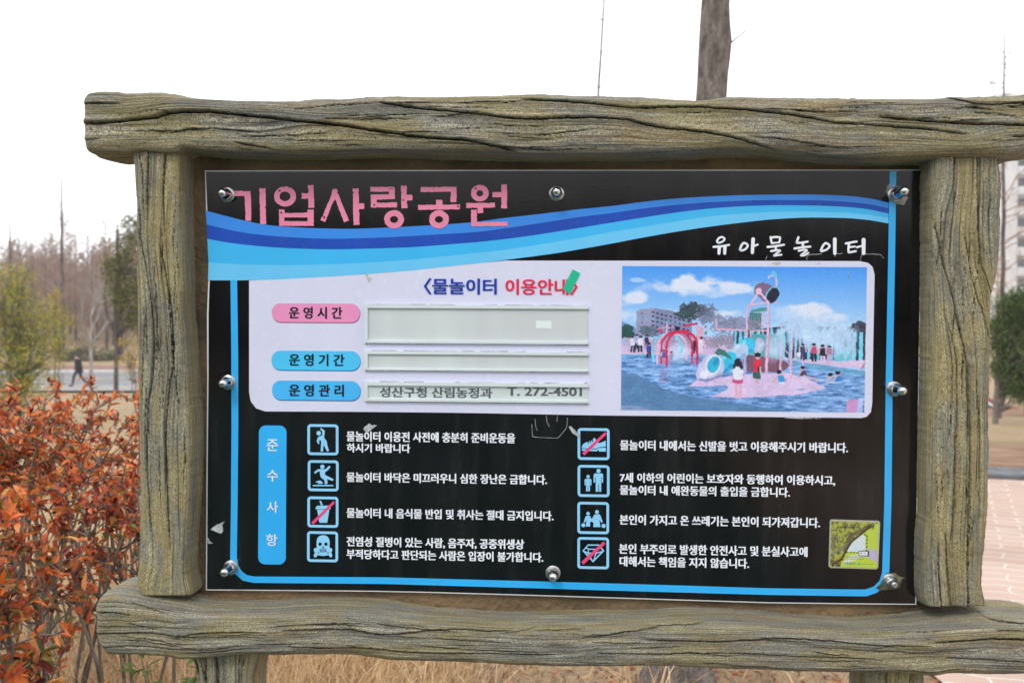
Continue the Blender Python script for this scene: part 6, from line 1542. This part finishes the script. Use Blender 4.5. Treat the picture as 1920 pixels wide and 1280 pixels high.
# ------------------------------------------------------------------ the walking person
def person(x, y, H=1.66):
    o = empty("person", (x, y, -1.94)); tag(o, "person in a black coat and white face mask walking left along the road", "person")
    skin = noise_mat("skin", (.50, .33, .25), (.56, .38, .29), 4, .6); coat = noise_mat("black_coat", (.012, .012, .016), (.03, .03, .036), 8, .85, .3); hair_m = noise_mat("dark_hair", (.012, .010, .009), (.03, .024, .02), 20, .6); mask_m = noise_mat("white_mask", (.62, .64, .66), (.75, .77, .78), 6, .8)
    J = {"pel": (0,0,.90,.13), "chest": (-.02,0,1.25,.14), "neck": (-.03,0,1.42,.055), "head": (-.05,0,1.52,.085), "crown": (-.05,0,1.60,.075),
         "hl": (0,-.09,.86,.085), "kl": (-.20,-.09,.50,.058), "al": (-.26,-.09,.09,.040), "tl": (-.42,-.09,.04,.035),
         "hr": (0,.09,.86,.085), "kr": (.10,.09,.49,.058), "ar": (.40,.09,.17,.040), "tr": (.36,.09,.03,.035),
         "sl": (-.02,-.19,1.36,.06), "el": (.10,-.24,1.10,.045), "wl": (-.02,-.24,.88,.032), "fl": (-.06,-.24,.80,.028),
         "sr": (-.02,.19,1.36,.06), "er": (-.02,.24,1.08,.045), "wr": (-.20,.22,1.00,.032), "fr": (-.27,.21,1.02,.028)}
    E_ = [("pel","chest"),("chest","neck"),("neck","head"),("head","crown"),("pel","hl"),("hl","kl"),("kl","al"),("al","tl"),("pel","hr"),("hr","kr"),("kr","ar"),("ar","tr"),("chest","sl"),("sl","el"),("el","wl"),("wl","fl"),("chest","sr"),("sr","er"),("er","wr"),("wr","fr")]
    def skinned(name, keys, edges, mat, grow=0.0, root="pel"):
        me = bpy.data.meshes.new(name); idx = {k: i for i, k in enumerate(keys)}
        me.from_pydata([J[k][:3] for k in keys], [(idx[a], idx[b]) for a, b in edges if a in idx and b in idx], []); ob = bpy.data.objects.new(name, me); COL.objects.link(ob)
        ob.modifiers.new("s", 'SKIN'); ob.modifiers.new("d", 'SUBSURF').levels = 2
        for k, i in idx.items():
            sv_ = me.skin_vertices[0].data[i]; r = J[k][3] + grow; sv_.radius = (r, r); sv_.use_root = (k == root)
        bpy.context.view_layer.update()
        out = bpy.data.meshes.new_from_object(ob.evaluated_get(bpy.context.evaluated_depsgraph_get())); bpy.data.objects.remove(ob)
        out.name = name; out.materials.clear(); return link(name, out, mat, o, True)
    o.scale = (1.07, 1.07, 1.07)
    skinned("body", list(J), E_, skin)
    skinned("trousers", ["pel","hl","kl","al","hr","kr","ar"], E_, coat, .012)
    skinned("jacket", ["pel","chest","neck","sl","el","wl","sr","er","wr"], E_, coat, .022)
    V, F = [], []
    for k, (z, rx, ry, cx_) in enumerate(((1.40,.13,.18,-.02),(1.2,.17,.22,0),(1.0,.18,.22,.02),(.72,.21,.23,.03),(.70,.19,.21,.03))):
        for i in range(16):
            a = 2 * math.pi * i / 16; V.append((cx_ + rx * math.cos(a), ry * math.sin(a), z))
    for k in range(4):
        for i in range(16): F.append((k * 16 + i, k * 16 + (i + 1) % 16, (k + 1) * 16 + (i + 1) % 16, (k + 1) * 16 + i))
    link("coat_skirt", np_mesh("coat_skirt", V, F, True), coat, o)
    def blob(name, c, r, mat, cut=None):
        bm = bmesh.new(); bmesh.ops.create_uvsphere(bm, u_segments=18, v_segments=12, radius=1)
        for v in bm.verts: v.co = Vector((c[0] + v.co.x * r[0], c[1] + v.co.y * r[1], c[2] + v.co.z * r[2]))
        me = bpy.data.meshes.new(name); bm.to_mesh(me); bm.free(); return link(name, me, mat, o, True)
    blob("hair", (-.025, 0, 1.585), (.105, .098, .10), hair_m); blob("face_mask", (-.115, 0, 1.495), (.045, .070, .055), mask_m)
    for s_ in (-1, 1): blob("shoe", ((-.35 if s_ < 0 else .36), .09 * s_, .05), (.13, .05, .05), hair_m)
    return o
pp = W(147, 725, 55); person(pp.x, 55)

# ------------------------------------------------------------------ thin winter haze over the far slope
a = ([], []); bxm(a, -170, 180, -62, 430, -6, 60)
hz, n_, l_, p_ = new_mat("winter_haze"); n_.remove(p_)
pv = N(n_, "ShaderNodeVolumePrincipled"); pv.inputs["Color"].default_value = (.93, .95, 1.0, 1); pv.inputs["Density"].default_value = .0008; pv.inputs["Anisotropy"].default_value = .3
l_.new(pv.outputs[0], n_["Material Output"].inputs["Volume"])
tag(link("haze", np_mesh("haze", *a), hz), kind="stuff")
